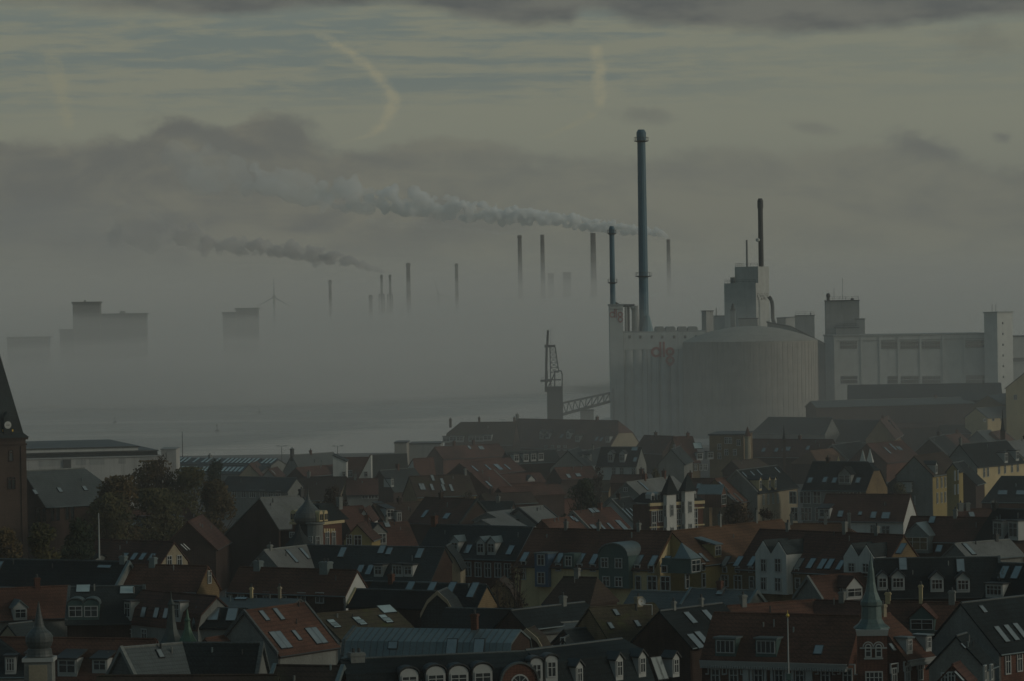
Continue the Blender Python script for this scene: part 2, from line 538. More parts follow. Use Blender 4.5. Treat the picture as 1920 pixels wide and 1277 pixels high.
# quay under the works on the right, down to below the water
mb = MB()
mb.prism([(-700, 1118, -2), (12, 1118, -2), (12, 1330, -2), (60, 1560, -2), (900, 1700, -2), (900, 1118, -2)][::-1], (0, 0, 4.004))
mb2 = MB()
mb2.prism([(12, 1120, -2), (900, 1120, -2), (900, 1760, -2), (62, 1560, -2), (24, 1330, -2), (12, 1250, -2)], (0, 0, 4.0))
o = mb2.build('quay', M['conc2'])
o['kind'] = 'structure'
mb = MB()
pts = [(-3000, 2050), (-600, 2000), (-250, 2150), (100, 2260), (400, 2200), (3000, 2300), (3000, 8500), (-3000, 8500)]
mb.prism([(x, y, -2) for x, y in pts], (0, 0, 5))
o = mb.build('far_shore', M['shore'])
o['kind'] = 'structure'

# ---------------------------------------------------------------- air: haze and the fog bank on the fjord
def volmat(name, dens, colr=(0.965, 0.925, 0.89), aniso=0.0):
    m = bpy.data.materials.new(name)
    m.use_nodes = True
    q = G(m.node_tree)
    o = q.add('ShaderNodeOutputMaterial')
    v = q.add('ShaderNodeVolumePrincipled')
    v.inputs['Color'].default_value = tuple(colr) + (1,)
    v.inputs['Density'].default_value = dens
    v.inputs['Anisotropy'].default_value = aniso
    m.node_tree.links.new(v.outputs[0], o.inputs[1])
    return m


mb = MB().box(-1500, 1700, -150, 6200, -3, 262)
o = mb.build('haze', volmat('haze_air', 1.05e-4, (0.97, 0.935, 0.90)))
o['kind'] = 'stuff'


def fog(front, z1, dens, seed, nx=36, ny=30, colr=(0.965, 0.925, 0.89), x0=-1400, x1=1600, y1=6100):
    """closed bank of fog with a softly heaving top; front(x) is its near edge"""
    vs, fs = [], []
    for j in range(ny + 1):
        for i in range(nx + 1):
            x = x0 + (x1 - x0) * i / nx
            t = j / ny
            y = front(x) + (y1 - front(x)) * t * t
            h = z1 + 7.0 * noise.noise(Vector((x * 0.006, y * 0.004, seed))) + 3.5 * noise.noise(Vector((x * 0.02, y * 0.012, seed + 5)))
            vs.append((x, y, h))
    n = (nx + 1) * (ny + 1)
    vs += [(x, y, -2.5) for x, y, z in vs]
    for j in range(ny):
        for i in range(nx):
            a = j * (nx + 1) + i
            fs.append((a, a + 1, a + nx + 2, a + nx + 1))
            fs.append((n + a, n + a + nx + 1, n + a + nx + 2, n + a + 1))
    for i in range(nx):
        for a in (i, ny * (nx + 1) + i):
            fs.append((a, a + 1, n + a + 1, n + a))
    for j in range(ny):
        for a in (j * (nx + 1), j * (nx + 1) + nx):
            fs.append((a, a + nx + 1, n + a + nx + 1, n + a))
    mb = MB().add(vs, fs)
    o = mb.build('fog_bank', volmat('fog', dens, colr), smooth=True)
    o['kind'] = 'stuff'
    return o


fr = lambda o: (lambda x: o + max(0.0, min(1.0, (x + 120) / 260)) * 300 + 60 * noise.noise(Vector((x * 0.008, o, 0))))
fog(fr(1740), 80, 0.00025, 1.0)
fog(fr(1760), 67, 0.00045, 2.0)
fog(fr(1780), 56, 0.0008, 3.0)
fog(fr(1775), 44, 0.0016, 4.0)
fog(fr(1640), 38, 0.0020, 5.0)
fog(fr(1648), 29, 0.0036, 10.0)
fog(fr(1665), 20, 0.0060, 9.0)
fog(fr(1672), 12, 0.0080, 12.0)
# thin mist that has crept over the quay and the lowest streets
mist = lambda y0, k: (lambda x: y0 - 0.12 * x + 60 * noise.noise(Vector((x * 0.01, k, 0))))
fog(mist(500, 2), 44, 0.00021, 8.0, y1=1655, colr=(0.93, 0.94, 0.92))
fog(mist(900, 3), 41, 0.00022, 6.0, y1=1652)
fog(mist(930, 4), 34, 0.00020, 11.0, y1=1651)
fog(mist(960, 5), 27, 0.00022, 13.0, y1=1650)
fog(mist(990, 6), 20, 0.00026, 14.0, y1=1649)
fog(mist(1010, 7), 13, 0.00030, 7.0, y1=1648)
# ---------------------------------------------------------------- building helpers
def plan_hit(px, P0, d):
    """distance along the plan direction d from P0 to the vertical plane of view through column px"""
    r = ray(px, 560)
    nx, ny = r.y, -r.x
    return -((P0.x - CAM.x) * nx + (P0.y - CAM.y) * ny) / (d.x * nx + d.y * ny)


class Blk:
    """upright block set out from its near corner and two vertical faces (left and right)"""
    def __init__(s, xl, xc, xr, ytop, Y, phi=12.0, zb=1.0, depth=None, ycol=None):
        f = R(phi)
        s.C = pt(xc, ytop, Y)
        s.zt, s.zb = s.C.z, zb
        s.dl = Vector((-math.cos(f), math.sin(f), 0))
        s.dr = Vector((math.sin(f), math.cos(f), 0))
        s.W = plan_hit(xl, s.C, s.dl)
        s.D = depth if depth else plan_hit(xr, s.C, s.dr)
        s.base = (s.C + s.dl * s.W * .5 + s.dr * s.D * .5)
        s.base.z = zb

    def at(s, a, b, z):
        p = s.C + s.dl * a + s.dr * b
        p.z = z
        return p

    def body(s, mb, zb=None, zt=None, inset=0.0):
        zb = s.zb if zb is None else zb
        zt = s.zt if zt is None else zt
        i = inset
        mb.hexa([s.at(i, i, zb), s.at(s.W - i, i, zb), s.at(s.W - i, s.D - i, zb), s.at(i, s.D - i, zb)],
                [s.at(i, i, zt), s.at(s.W - i, i, zt), s.at(s.W - i, s.D - i, zt), s.at(i, s.D - i, zt)])
        return mb

    def front(s, px, py):
        """(distance from the near corner along the left face, height) at a pixel"""
        n = s.dl.cross(UP)
        p = ptplane(px, py, s.C, n)
        return (p - s.C).dot(s.dl), p.z

    def fbox(s, mb, a0, a1, z0, z1, proud=0.15, deep=0.1):
        p = [s.at(a0, -proud, z0), s.at(a1, -proud, z0), s.at(a1, deep, z0), s.at(a0, deep, z0)]
        return mb.prism(p, (0, 0, z1 - z0))

    def side(s, px, py):
        n = s.dr.cross(UP)
        p = ptplane(px, py, s.C, n)
        return (p - s.C).dot(s.dr), p.z

    def sbox(s, mb, b0, b1, z0, z1, proud=0.15, deep=0.1):
        p = [s.at(-proud, b0, z0), s.at(-proud, b1, z0), s.at(deep, b1, z0), s.at(deep, b0, z0)]
        return mb.prism(p, (0, 0, z1 - z0))

    def pxbox(s, mb, x0, x1, y0, y1, proud=0.15, deep=0.1):
        a0, z1 = s.front(x0, y0)
        a1, z0 = s.front(x1, y1)
        return s.fbox(mb, min(a0, a1), max(a0, a1), min(z0, z1), max(z0, z1), proud, deep)

    def pxside(s, mb, x0, x1, y0, y1, proud=0.15, deep=0.1):
        b0, z1 = s.side(x0, y0)
        b1, z0 = s.side(x1, y1)
        return s.sbox(mb, min(b0, b1), max(b0, b1), min(z0, z1), max(z0, z1), proud, deep)


def railing(mb, pts, h=1.1, r=0.05, step=2.0):
    for p, q in zip(pts, pts[1:]):
        p, q = Vector(p), Vector(q)
        n = max(1, int((q - p).length / step))
        for i in range(n + 1):
            a = p.lerp(q, i / n)
            mb.cyl(a, a + UP * h, r, n=4)
        for k in (0.5, 1.0):
            mb.cyl(p + UP * h * k, q + UP * h * k, r, n=4)
    return mb


def letters(px, py, size, blk, weight, proud, gap=1.0):
    """the two-ring sign, d l g in round lower-case letters; size = ring radius in metres"""
    a, z = blk.front(px, py)
    o = blk.at(a, -proud, z)
    u, v = -blk.dl, UP
    S, t = size, weight
    mb = MB()
    P = lambda x, y: o + u * x * S + v * y * S
    rr = lambda cx, cy_, ro, ri, a0=0, a1=2 * math.pi: mb.ring(P(cx, cy_), u, v, ro * S, ri * S, -0.12, a0, a1)
    wdt = t
    rr(0, 0, 1.0, 1.0 - wdt, R(20), R(340))
    bar = lambda x0, x1, y0, y1: mb.prism([P(x0, y0), P(x1, y0), P(x1, y1), P(x0, y1)], u.cross(v) * -0.12)
    bar(0.62, 0.62 + wdt * .8, -1.0, 1.95)
    bar(0.80 + wdt, 0.80 + wdt * 1.9, -1.0, 1.95)
    cx = 2.62
    rr(cx, 0.05, 0.86, 0.86 - wdt)
    n0 = 24
    ring = []
    for k in range(n0):
        th = 2 * math.pi * k / n0
        stretch = 1.0 + 0.28 * max(0.0, -math.sin(th)) ** 6
        ring.append((math.cos(th), math.sin(th) * stretch))
    for k in range(n0):
        p, q = ring[k], ring[(k + 1) % n0]
        f = lambda e, r_: P(cx + e[0] * r_, -1.62 + e[1] * r_)
        mb.prism([f(p, .86 - wdt), f(p, .86), f(q, .86), f(q, .86 - wdt)], u.cross(v) * -0.12)
    return mb


def stack(name, label, top, bot, Y, w0, w1, mat, bands=(), n=14, cap=0, group=None, zb=None, cat='chimney'):
    """chimney between two pixel points; w0,w1 = pixel widths at the top and bottom"""
    pt1, pb = pt(top[0], top[1], Y), pt(bot[0], bot[1], Y)
    k = Y / FPX
    zb = pb.z if zb is None else zb
    x = (pt1.x + pb.x) / 2
    t = thing(name, label, cat, (x, Y, zb), group)
    H = pt1.z - zb
    r0, r1 = w0 * k / 2, w1 * k / 2
    prof = [(r1, 0), (r1 + (r0 - r1) * .5, H * .5), (r0, H - cap * 1.5 - .05)]
    if cap:
        prof += [(r0 * 1.18, H - cap * 1.5), (r0 * 1.18, H - cap * .4), (r0 * .75, H)]
    else:
        prof += [(r0 * 1.12, H - 0.04), (r0 * 1.12, H)]
    MB().lathe((x, Y, zb), prof, n).build('shaft', mat, t, smooth=False)
    for py in bands:
        z = pt(top[0], py, Y).z
        rr = r0 + (r1 - r0) * (pt1.z - z) / H
        mb = MB().lathe((x, Y, z), [(rr * 1.02, -.25), (rr * 1.75, 0), (rr * 1.75, .18), (rr * 1.02, .2)], n)
        for i in range(10):
            a = i * math.pi / 5
            p = Vector((x + math.cos(a) * rr * 1.7, Y + math.sin(a) * rr * 1.7, z + .1))
            p2 = Vector((x + math.cos(a + math.pi / 5) * rr * 1.7, Y + math.sin(a + math.pi / 5) * rr * 1.7, z + .1))
            mb.cyl(p, p + UP * 1.1, .06, n=4)
            mb.cyl(p + UP * 1.1, p2 + UP * 1.1, .06, n=4)
        mb.build('platform', M['steel'], t)
    return t


# ---------------------------------------------------------------- grain works on the quay
YW = 1200.0
S1 = 7292 / YW
# tall lift tower with its sign
b1 = Blk(1142.5, 1168, None, 573, YW, 0, 2, depth=11)
t = thing('silo_tower', 'narrow pale concrete silo tower with a small red sign, left end of the works', 'silo', b1.base)
b1.body(MB()).build('wall', M['conc'], t)
mb = MB()
b1.body(mb, b1.zt, b1.zt + .5, -0.25)
b1.fbox(mb, 0.1, b1.W - 0.1, b1.zt - 1.2, b1.zt - .9, .12)
mb.build('parapet', M['conc2'], t)
letters(1148.3, 590.0, 0.93, b1, .33, .12).build('sign_lettering', M['logo'], t)
mb = MB()
b1.pxbox(mb, 1147, 1152.5, 728, 800, 1.6)
mb.build('stair_shaft', M['conc2'], t)
# blue flue on the tower
stack('flue', 'thin blue steel chimney rising from the narrow silo tower', (1147, 424), (1149, 573), YW + 4, 9.5, 10.5, M['bluesteel'], (438.5, 530.5), cap=1.8, zb=b1.zt + .5)

# the row of round silos
b2 = Blk(1168.6, 1322, None, 622, YW + 1.5, 0, 2, depth=24)
t = thing('grain_silo', 'row of joined pale concrete silo cells with small windows and a big red sign', 'silo', b2.base)
mb = MB()
n = 9
cw = b2.W / n
poly = []
for i in range(n):
    c0 = b2.W - (i + .5) * cw
    for k in range(9):
        a = math.pi * (1 - k / 8)
        poly.append((c0 - math.cos(a) * cw * .49 * 1.0, -math.sin(a) * 0.5))
poly += [(0.0, b2.D), (b2.W, b2.D)]
mb.hexa([b2.at(a, y, b2.zb) for a, y in poly], [b2.at(a, y, b2.zt - 5.2) for a, y in poly])
mb.hexa([b2.at(0, -.55, b2.zt - 5.2), b2.at(b2.W, -.55, b2.zt - 5.2), b2.at(b2.W, b2.D, b2.zt - 5.2), b2.at(0, b2.D, b2.zt - 5.2)],
        [b2.at(0, -.55, b2.zt), b2.at(b2.W, -.55, b2.zt), b2.at(b2.W, b2.D, b2.zt), b2.at(0, b2.D, b2.zt)])
mb.build('wall', M['conc'], t)
mb = MB()
for px in (1169.5, 1213, 1234.5, 1256):
    a, z = b2.front(px, 640)
    mb.cyl(b2.at(a, -.36, b2.zb), b2.at(a, -.36, b2.zt - .3), .2, n=6)
mb.build('drainpipe', M['conc2'], t)
for px in (1180.5, 1200.5, 1222, 1242, 1264, 1284.5, 1305):
    mb = MB()
    b2.pxbox(mb, px - 2.2, px + 2.2, 629, 634.5, .62, -0.4)
    mb.build('window', M['glass'], t)
b2.body(MB(), b2.zt, b2.zt + .35, -0.2).build('parapet', M['conc2'], t)
letters(1230.2, 660.2, 1.62, b2, .46, .62).build('sign_lettering', M['logo'], t)
for x0, x1 in ((1228.5, 1245.5), (1248, 1266.5), (1271, 1288), (1290, 1308)):
    p0, p1 = pt(x0, 620, YW + 9), pt(x1, 620, YW + 9)
    zt = pt(x0, 612.5, YW + 9).z
    z0 = b2.zt + .35
    w = (p1.x - p0.x)
    prof = [(0, 0), (0, .62), (.14, 1), (.86, 1), (1, .62), (1, 0)]
    poly = [Vector((p0.x + w * a, YW + 8, z0 + (zt - z0) * h)) for a, h in prof]
    MB().prism(poly, (0, 9, 0)).build('roof_ventilator', M['conc2'], t)

stack('works_chimney', 'tallest blue steel chimney with two ringed platforms above the silo row', (1201, 243), (1209, 621), YW + 8, 15.5, 18.5, M['bluesteel'], (265, 518.5), cap=2.2, zb=b2.zt + .3)
# foot of the tall chimney and the ducts beside the tower
t = thing('dust_filter', 'pale cyclone filters and ducting on the silo roof between the two blue chimneys', 'duct', pt(1182, 621, YW + 6))
def duct(mb, pts, r):
    for a, b_ in zip(pts, pts[1:]):
        mb.cyl(a, b_, r, n=8)
Yd = YW + 6
duct(mb := MB(), [pt(1153, 568, Yd), pt(1162, 573, Yd), pt(1190, 573, Yd)], .45)
duct(mb, [pt(1178, 573, Yd), pt(1178.5, 621.5, Yd)], .42)
mb.build('pipe', M['steel'], t)
mb = MB()
mb.lathe(pt(1192.5, 621.5, Yd), [(1.05, -.2), (1.05, 3), (.9, 7), (.75, 8)], 12)
mb.lathe(pt(1174.5, 621.5, Yd), [(.55, -.2), (.5, 7.2), (.4, 7.6)], 10)
mb.lathe(pt(1187.5, 621.5, Yd), [(.5, -.2), (.45, 6.5), (.9, 7.4), (.4, 8)], 10)
mb.build('cyclone', M['conc2'], t)
mb = MB()
mb.lathe(pt(1214.5, 622, Yd), [(2.0, -.2), (1.2, 3), (.7, 5)], 10)
mb.build('hopper', M['palesteel'], t)

# big dark storage silo
Yt = 1165.0
cx = (1280 + 1533) / 2
rad = (1533 - 1280) / 2 * (Yt + 10) / FPX
cb = pt(cx, 640, Yt + 10)
Yc = Yt + rad
cb = pt(cx, 642, Yc)
t = thing('storage_silo', 'huge round dark concrete storage silo with a shallow domed roof', 'silo', (cb.x, Yc, 2))
r = rad * Yc / (Yt + 10)
zt = pt(1290, 641, Yc).z
prof = [(r, 0)] + [(r, zt - 2)]
mb = MB().lathe((cb.x, Yc, 2), [(r, 0), (r, zt - 2)], 72)
for i in range(72):
    a = 2 * math.pi * i / 72
    c_ = Vector((cb.x + math.cos(a) * r, Yc + math.sin(a) * r, 2))
    u = Vector((-math.sin(a), math.cos(a), 0))
    mb.obox(c_ + UP * (zt - 2.4) / 2, u, Vector((math.cos(a), math.sin(a), 0)), UP, .14, .06, (zt - 2.4) / 2)
mb.build('wall', M['tank'], t)
zt2 = pt(1420, 611, Yc).z
dh = zt2 - zt
MB().lathe((cb.x, Yc, zt), [(r * 1.004, 0)] + [(r * (1 - k / 12), dh * (1 - (1 - k / 12) ** 2)) for k in range(12)] + [(0.3, dh)], 60).build('dome', M['tank'], t, smooth=False)

# head house with the dark stack
b3 = Blk(1358, 1417, 1442.5, 530.5, 1290, 22, 2)
t = thing('head_house', 'tallest pale concrete head house with faded lettering on its bright right face', 'industrial building', b3.base)
b3.body(MB()).build('wall', M['conc'], t)
za = b3.zt
zc = pt(1417, 499.5, 1290).z
a0, _ = b3.front(1373, 515)
a1 = b3.W
mb = MB()
mb.hexa([b3.at(-.01, 2.6, za + .002), b3.at(a0, 2.6, za + .002), b3.at(a0, b3.D, za + .002), b3.at(-.01, b3.D, za + .002)],
        [b3.at(-.01, 2.6, zc), b3.at(a0, 2.6, zc), b3.at(a0, b3.D, zc), b3.at(-.01, b3.D, zc)])
mb.build('upper_storey', M['conc'], t)
mb = MB()
mb.hexa([b3.at(a0, 1.5, za), b3.at(a0 + 1.2, 1.5, za), b3.at(a0 + 1.2, 4, za), b3.at(a0, 4, za)],
        [b3.at(a0, 1.5, za + 2), b3.at(a0 + 1.2, 1.5, za + 2), b3.at(a0 + 1.2, 4, za + 2), b3.at(a0, 4, za + 2)])
mb.build('stair_cabin', M['conc2'], t)
mb = railing(MB(), [b3.at(.2, .2, za), b3.at(b3.W - .2, .2, za), b3.at(b3.W - .2, 8, za)])
railing(mb, [b3.at(.2, 2.9, zc), b3.at(a0 - .2, 2.9, zc), b3.at(a0 - .2, 9, zc)])
mb.build('railing', M['steel'], t)
marks = [(0, 0, 5, 1), (7, 0, 4, 1), (13, 0, 2, 1), (17, 0, 5, 1), (0, 2.5, 2, 5), (4, 2.6, 3, 1), (6, 4, 2, 3), (9, 2.5, 2, 4), (12, 3, 1.5, 5), (15, 2.5, 4, 1), (18.5, 3, 1.6, 5),
         (2, 7, 2, 4), (0, 10.5, 5, 1), (8, 8, 2, 3), (7, 11, 4, 1), (11, 9, 3, 2), (14, 6.5, 2, 4), (15, 11, 3, 1)]
mb = MB()
for x, y, w, h in marks:
    k = 1.0
    b3.pxside(mb, 1419.3 + x, 1419.3 + x + w * .8, 550 + y, 550 + y + h * 1.1, .06, .1)
mb.build('faded_lettering', M['mark'], t)
duct(mb := MB(), [pt(1441.5, 556, 1292), pt(1446.5, 563, 1292), pt(1448.3, 573, 1292), pt(1448.8, 598, 1292), pt(1452, 607, 1292)], .62)
mb.build('curved_duct', M['steel'], t)
stack('works_chimney', 'dark steel chimney on the roof of the head house', (1425.5, 372), (1427, 499), 1296, 9.5, 9.8, M['steel'], (), cap=2.2, zb=zc)
stack('vent_pipe', 'thin grey vent pipe left of the dark chimney on the head house', (1400, 450), (1401, 499), 1294, 3.6, 4.0, M['conc2'], zb=zc, cat='pipe')
t = thing('dish_antenna', 'round white dish antenna fixed to the dark chimney', 'antenna', pt(1420.5, 450, 1294.6))
MB().lathe(pt(1420.8, 450, 1294.6) - UP * .6, [(.2, 0), (.68, .25), (.72, .6), (.68, .95), (.2, 1.2)], 12).build('dish', M['white'], t)
p = pt(1420.8, 450, 1294.6)
MB().cyl(p, p + Vector((.9, .6, 0)), .08, n=6).build('bracket', M['steel'], t)

# smaller roof houses along the skyline, each with its own label
def roofhouse(label, xl, xc, xr, yt, Y, phi, mat, zb, extra=None, name='roof_house', depth=None, pipes=(), rail=False):
    k = Blk(xl, xc, xr, yt, Y, phi, zb, depth)
    t = thing(name, label, 'industrial building', k.base)
    k.body(MB()).build('wall', mat, t)
    k.body(MB(), k.zt, k.zt + .3, -.15).build('roof_slab', M['conc2'] if mat is not M['conc2'] else M['steel'], t)
    for px, py, w in pipes:
        p = pt(px, yt, Y + 2)
        q_ = pt(px, py, Y + 2)
        MB().cyl((p.x, Y + 2, k.zt + .2), (p.x, Y + 2, q_.z), w * Y / FPX / 2, n=8).build('vent_pipe', M['steel'], t)
    if rail:
        railing(MB(), [k.at(.2, .2, k.zt + .3), k.at(k.W - .2, .2, k.zt + .3)], 1.1).build('railing', M['steel'], t)
    return k, t


roofhouse('small pale roof house with a darker left face, beside the row of roof ventilators', 1315, 1324, 1337, 584, 1222, 35, M['conc2'], 28, pipes=((1332, 586, 2),))
roofhouse('low pale link building left of the head house', 1333, 1372, None, 593, 1300, 4, M['conc'], 2, depth=10, pipes=((1343, 577, 1.6),))
k, t = roofhouse('slim dark tower with a rounded top in front of the head house', 1369, 1378, None, 582, 1240, 8, M['conc2'], 2, depth=1.7)
MB().lathe(k.base + UP * (k.zt - 2), [(.7, 0), (.5, 1.4), (.25, 2.2)], 10).build('cap', M['steel'], t)
roofhouse('dark roof cabin with a flat overhanging roof, in front of the head house', 1384.5, 1420, None, 598, 1230, 6, M['conc2'], 20, depth=6)
roofhouse('hip shaped grey roof hood right of the curved duct', 1456, 1473, 1492, 597, 1300, 10, M['conc2'], 2)
roofhouse('flat topped dark roof cabin with a short pipe, right of the curved duct', 1490, 1527, None, 592.5, 1255, 4, M['conc2'], 2, depth=9, pipes=((1520, 586, 2),), rail=True)
k, t = roofhouse('square grey tower block with a railed roof, between the domed silo and the warehouse', 1548, 1611, None, 564, 1260, 3, M['conc2'], 2, depth=12, pipes=((1598, 559, 6), (1580, 521, .5), (1564, 540, .5)), rail=True)
MB().lathe(pt(1553, 564, 1262), [(.5, 0), (.5, 1.1), (.75, 1.5), (.6, 2.2), (.2, 2.5)], 10).build('roof_vent', M['steel'], t)
roofhouse('low step of grey concrete against the square tower block', 1605, 1621.5, None, 599, 1250, 3, M['conc2'], 2, depth=9)
roofhouse('dark glazed penthouse on the left end of the warehouse roof', 1566, 1610, None, 615, 1214, 2, M['conc2'], 2, depth=9, rail=True)

# sloping annex behind the dome
ka = Blk(1440, 1562, None, 655, 1222, 3, 2, depth=16)
t = thing('storage_hall', 'tall grey storage hall with a sloping roof right of the domed silo', 'industrial building', ka.base)
def fr_pt(px, py):
    a, z = ka.front(px, py)
    return ka.at(a, 0, z)
poly = [fr_pt(1440, 800), fr_pt(1563, 800), fr_pt(1563, 655), fr_pt(1483, 614), fr_pt(1440, 606)]
MB().prism(poly, ka.dr * 16).build('wall', M['conc2'], t)
poly = [fr_pt(1563.5, 654.5), fr_pt(1563.5, 652), fr_pt(1483, 611), fr_pt(1438, 603), fr_pt(1438, 605.5), fr_pt(1483, 613.8)]
MB().prism([p - ka.dr * .3 for p in poly], ka.dr * 16.6).build('roof', M['slate2'], t)

# long warehouse
bw = Blk(1562, 1849, None, 627, 1205, -3.2, 2, depth=22)
t = thing('warehouse', 'long pale concrete warehouse with two rows of wide dark window bands', 'warehouse', bw.base)
bw.body(MB()).build('wall', M['conc'], t)
bw.body(MB(), bw.zt, bw.zt + .5, -.25).build('roof_slab', M['conc2'], t)
mb = MB()
for px in (1565.5, 1615, 1650, 1684.5, 1725.5, 1768, 1808):
    a, z = bw.front(px, 640)
    bw.fbox(mb, a - .28, a + .28, 2.2, bw.zt - .2, .25)
mb.build('pilaster', M['conc'], t)
mb = MB()
bw.fbox(mb, 0, bw.W, bw.zt - 1.4, bw.zt - 1.15, .2)
mb.build('string_course', M['conc2'], t)
def bandwin(x0, x1, y0, y1):
    mb = MB()
    bw.pxbox(mb, x0, x1, y0, y1, .06, .1)
    w = mb.build('window', M['glass'], t)
    mb = MB()
    for i in range(1, 7):
        px = x0 + (x1 - x0) * i / 7
        bw.pxbox(mb, px - .25, px + .25, y0, y1, .12, -.05)
    for yy in (y0, (y0 + y1) / 2, y1):
        bw.pxbox(mb, x0, x1, yy - .3, yy + .3, .13, -.05)
    mb.build('glazing_bar', M['conc2'], w)
for x0, x1 in ((1575, 1607), (1652, 1682), (1688, 1722), (1728, 1763)):
    bandwin(x0, x1, 640, 654)
bandwin(1809.5, 1845, 638.5, 652)
for x0, x1 in ((1576, 1608), (1664, 1683), (1689, 1723), (1729, 1764)):
    bandwin(x0, x1, 705, 719)
bandwin(1811, 1846, 704, 719)

bt = Blk(1844.5, 1869.5, 1898, 587, 1200, 30, 2)
t = thing('stair_tower', 'plain concrete stair tower with small windows up its bright face, right of the warehouse', 'tower', bt.base)
bt.body(MB()).build('wall', M['conc'], t)
bt.body(MB(), bt.zt, bt.zt + .4, -.3).build('roof_slab', M['conc2'], t)
for i in range(6):
    mb = MB()
    py = 604 + i * 20.2
    bt.pxside(mb, 1878.5 + i * .3, 1881.3 + i * .3, py, py + 4, .03, .2)
    mb.build('window', M['glass'], t)
for px, py in ((1860, 571), (1867, 571), (1886, 581)):
    p = pt(px, py, 1206)
    MB().cyl((p.x, 1206, bt.zt + .3), p, .07, n=5).build('antenna_rod', M['steel'], t)
kr = Blk(1892, 1990, None, 630.5, 1218, -4, 2, depth=16)
t = thing('office_block', 'pale office block with a long window band, right of the stair tower', 'industrial building', kr.base)
kr.body(MB()).build('wall', M['conc'], t)
kr.body(MB(), kr.zt, kr.zt + .35, -.25).build('roof_slab', M['steel'], t)
mb = MB()
kr.pxbox(mb, 1899, 1985, 671, 677.5, .05, .2)
mb.build('window_band', M['glass'], t)
mb = MB()
kr.pxbox(mb, 1899, 1985, 678.5, 680.5, .3, .1)
mb.build('ledge', M['trim'], t)

# ---------------------------------------------------------------- ship loader and its conveyor bridge
Yk = 1150.0
kk = Yk / FPX
t = thing('ship_loader', 'dark lattice ship loader tower standing on the quay beside the water', 'crane', (pt(1039, 782, Yk).x, Yk, 2))
b = Blk(1023, 1055, None, 725, Yk, 0, 2, depth=6.5)
b.body(MB(), 4.5).build('machine_house', M['steel'], t)
for px in (1024.5, 1053):
    p = pt(px, 775, Yk)
    for dy in (.4, 6.1):
        MB().obox((p.x, Yk + dy, 3.2), (1, 0, 0), (0, 1, 0), UP, .45, .45, 1.3).build('leg', M['steel'], t)
mb = MB()
mast = [pt(1024.5, 725, Yk + 1), pt(1022, 700, Yk + 1), pt(1022.5, 650, Yk + 1), pt(1023.5, 648, Yk + 1)]
for y0, y1, xa, xb, w in ((648, 735, 1025, 1023.5, 4.5), (619, 650, 1027.5, 1026, 4.4)):
    p, q_ = pt(xa, y0, Yk + 1), pt(xb, y1, Yk + 1)
    mb.cyl(q_, p, w * kk / 2, n=8)
mb.build('elevator_leg', M['steel'], t)
mb = MB()
P = lambda x, y, d=0.0: pt(x, y, Yk + d)
rails = [(1033, 651), (1041, 651), (1047, 696), (1036, 700)]
for d in (.5, 4.5):
    mb.cyl(P(1041, 651, d), P(1047.5, 697, d), .17, n=5)
    mb.cyl(P(1031, 651, d), P(1033, 725, d), .17, n=5)
    for k in range(5):
        y0, y1 = 651 + k * 9.5, 651 + (k + 1) * 9.5
        xr = lambda y: 1041 + 6.5 * (y - 651) / 46
        xl = lambda y: 1031 + 1.0 * (y - 651) / 46
        mb.cyl(P(xl(y0), y0, d), P(xr(y1), y1, d), .09, n=4)
        mb.cyl(P(xr(y0), y0, d), P(xl(y1), y1, d), .09, n=4)
        mb.cyl(P(xl(y1), y1, d), P(xr(y1), y1, d), .11, n=4)
for (x0, y0), (x1, y1) in (((1038, 697), (1052, 695)), ((1052, 695), (1054, 702)), ((1054, 702), (1054, 728)), ((1040, 697), (1040, 726)), ((1023, 712), (1052, 712)), ((1026, 695), (1026, 718)), ((1029, 724), (1040, 700))):
    mb.cyl(P(x0, y0, 1), P(x1, y1, 1), .2, n=5)
    mb.cyl(P(x0, y0, 5), P(x1, y1, 5), .2, n=5)
mb.obox(P(1031, 649, 2.5), (1, 0, 0), (0, 1, 0), UP, 1.6, 2.4, .35)
mb.obox(P(1024, 714, 2), (1, 0, 0), (0, 1, 0), UP, 1.7, 2.2, .25)
railing(mb, [P(1014.5, 716, 0), P(1026, 713, 0)])
mb.cyl(P(1033, 616, 1), P(1032.5, 650, 1), .05, n=4)
mb.build('lattice_frame', M['steel'], t)

t = thing('conveyor_bridge', 'sloping steel truss conveyor bridge from the ship loader to the silo tower', 'conveyor', P(1090, 775))
A0, A1, B0, B1 = P(1055, 756, 2), P(1143.5, 737, 30), P(1050, 779, 2), P(1143.5, 753.5, 30)
mb = MB()
for off in (Vector((0, 0, 0)), Vector((0, 3.0, 0))):
    mb.cyl(A0 + off, A1 + off, .26, n=6)
    mb.cyl(B0 + off, B1 + off, .33, n=6)
    N = 8
    for i in range(N + 1):
        a, b_ = A0.lerp(A1, i / N) + off, B0.lerp(B1, i / N) + off
        mb.cyl(a, b_, .14, n=4)
        if i < N:
            c_ = A0.lerp(A1, (i + 1) / N) + off
            d_ = B0.lerp(B1, (i + 1) / N) + off
            mb.cyl(*((b_, c_) if i >= 4 else (a, d_)), .12, n=4)
for i in range(9):
    mb.cyl(B0.lerp(B1, i / 8), B0.lerp(B1, i / 8) + Vector((0, 3, 0)), .12, n=4)
    mb.cyl(A0.lerp(A1, i / 8), A0.lerp(A1, i / 8) + Vector((0, 3, 0)), .12, n=4)
mb.build('truss', M['steel'], t)
mb = MB()
mb.prism([B0 + UP * .1, B1 + UP * .1, B1 + UP * .45, B0 + UP * .45], (0, 3, 0))
mb.build('belt', M['dark'], t)
kq = Blk(1085, 1113, None, 770, Yk + 22, 0, 2, depth=6)
t = thing('quay_shed', 'small square grey quay shed under the conveyor bridge', 'shed', kq.base)
kq.body(MB()).build('wall', M['conc2'], t)
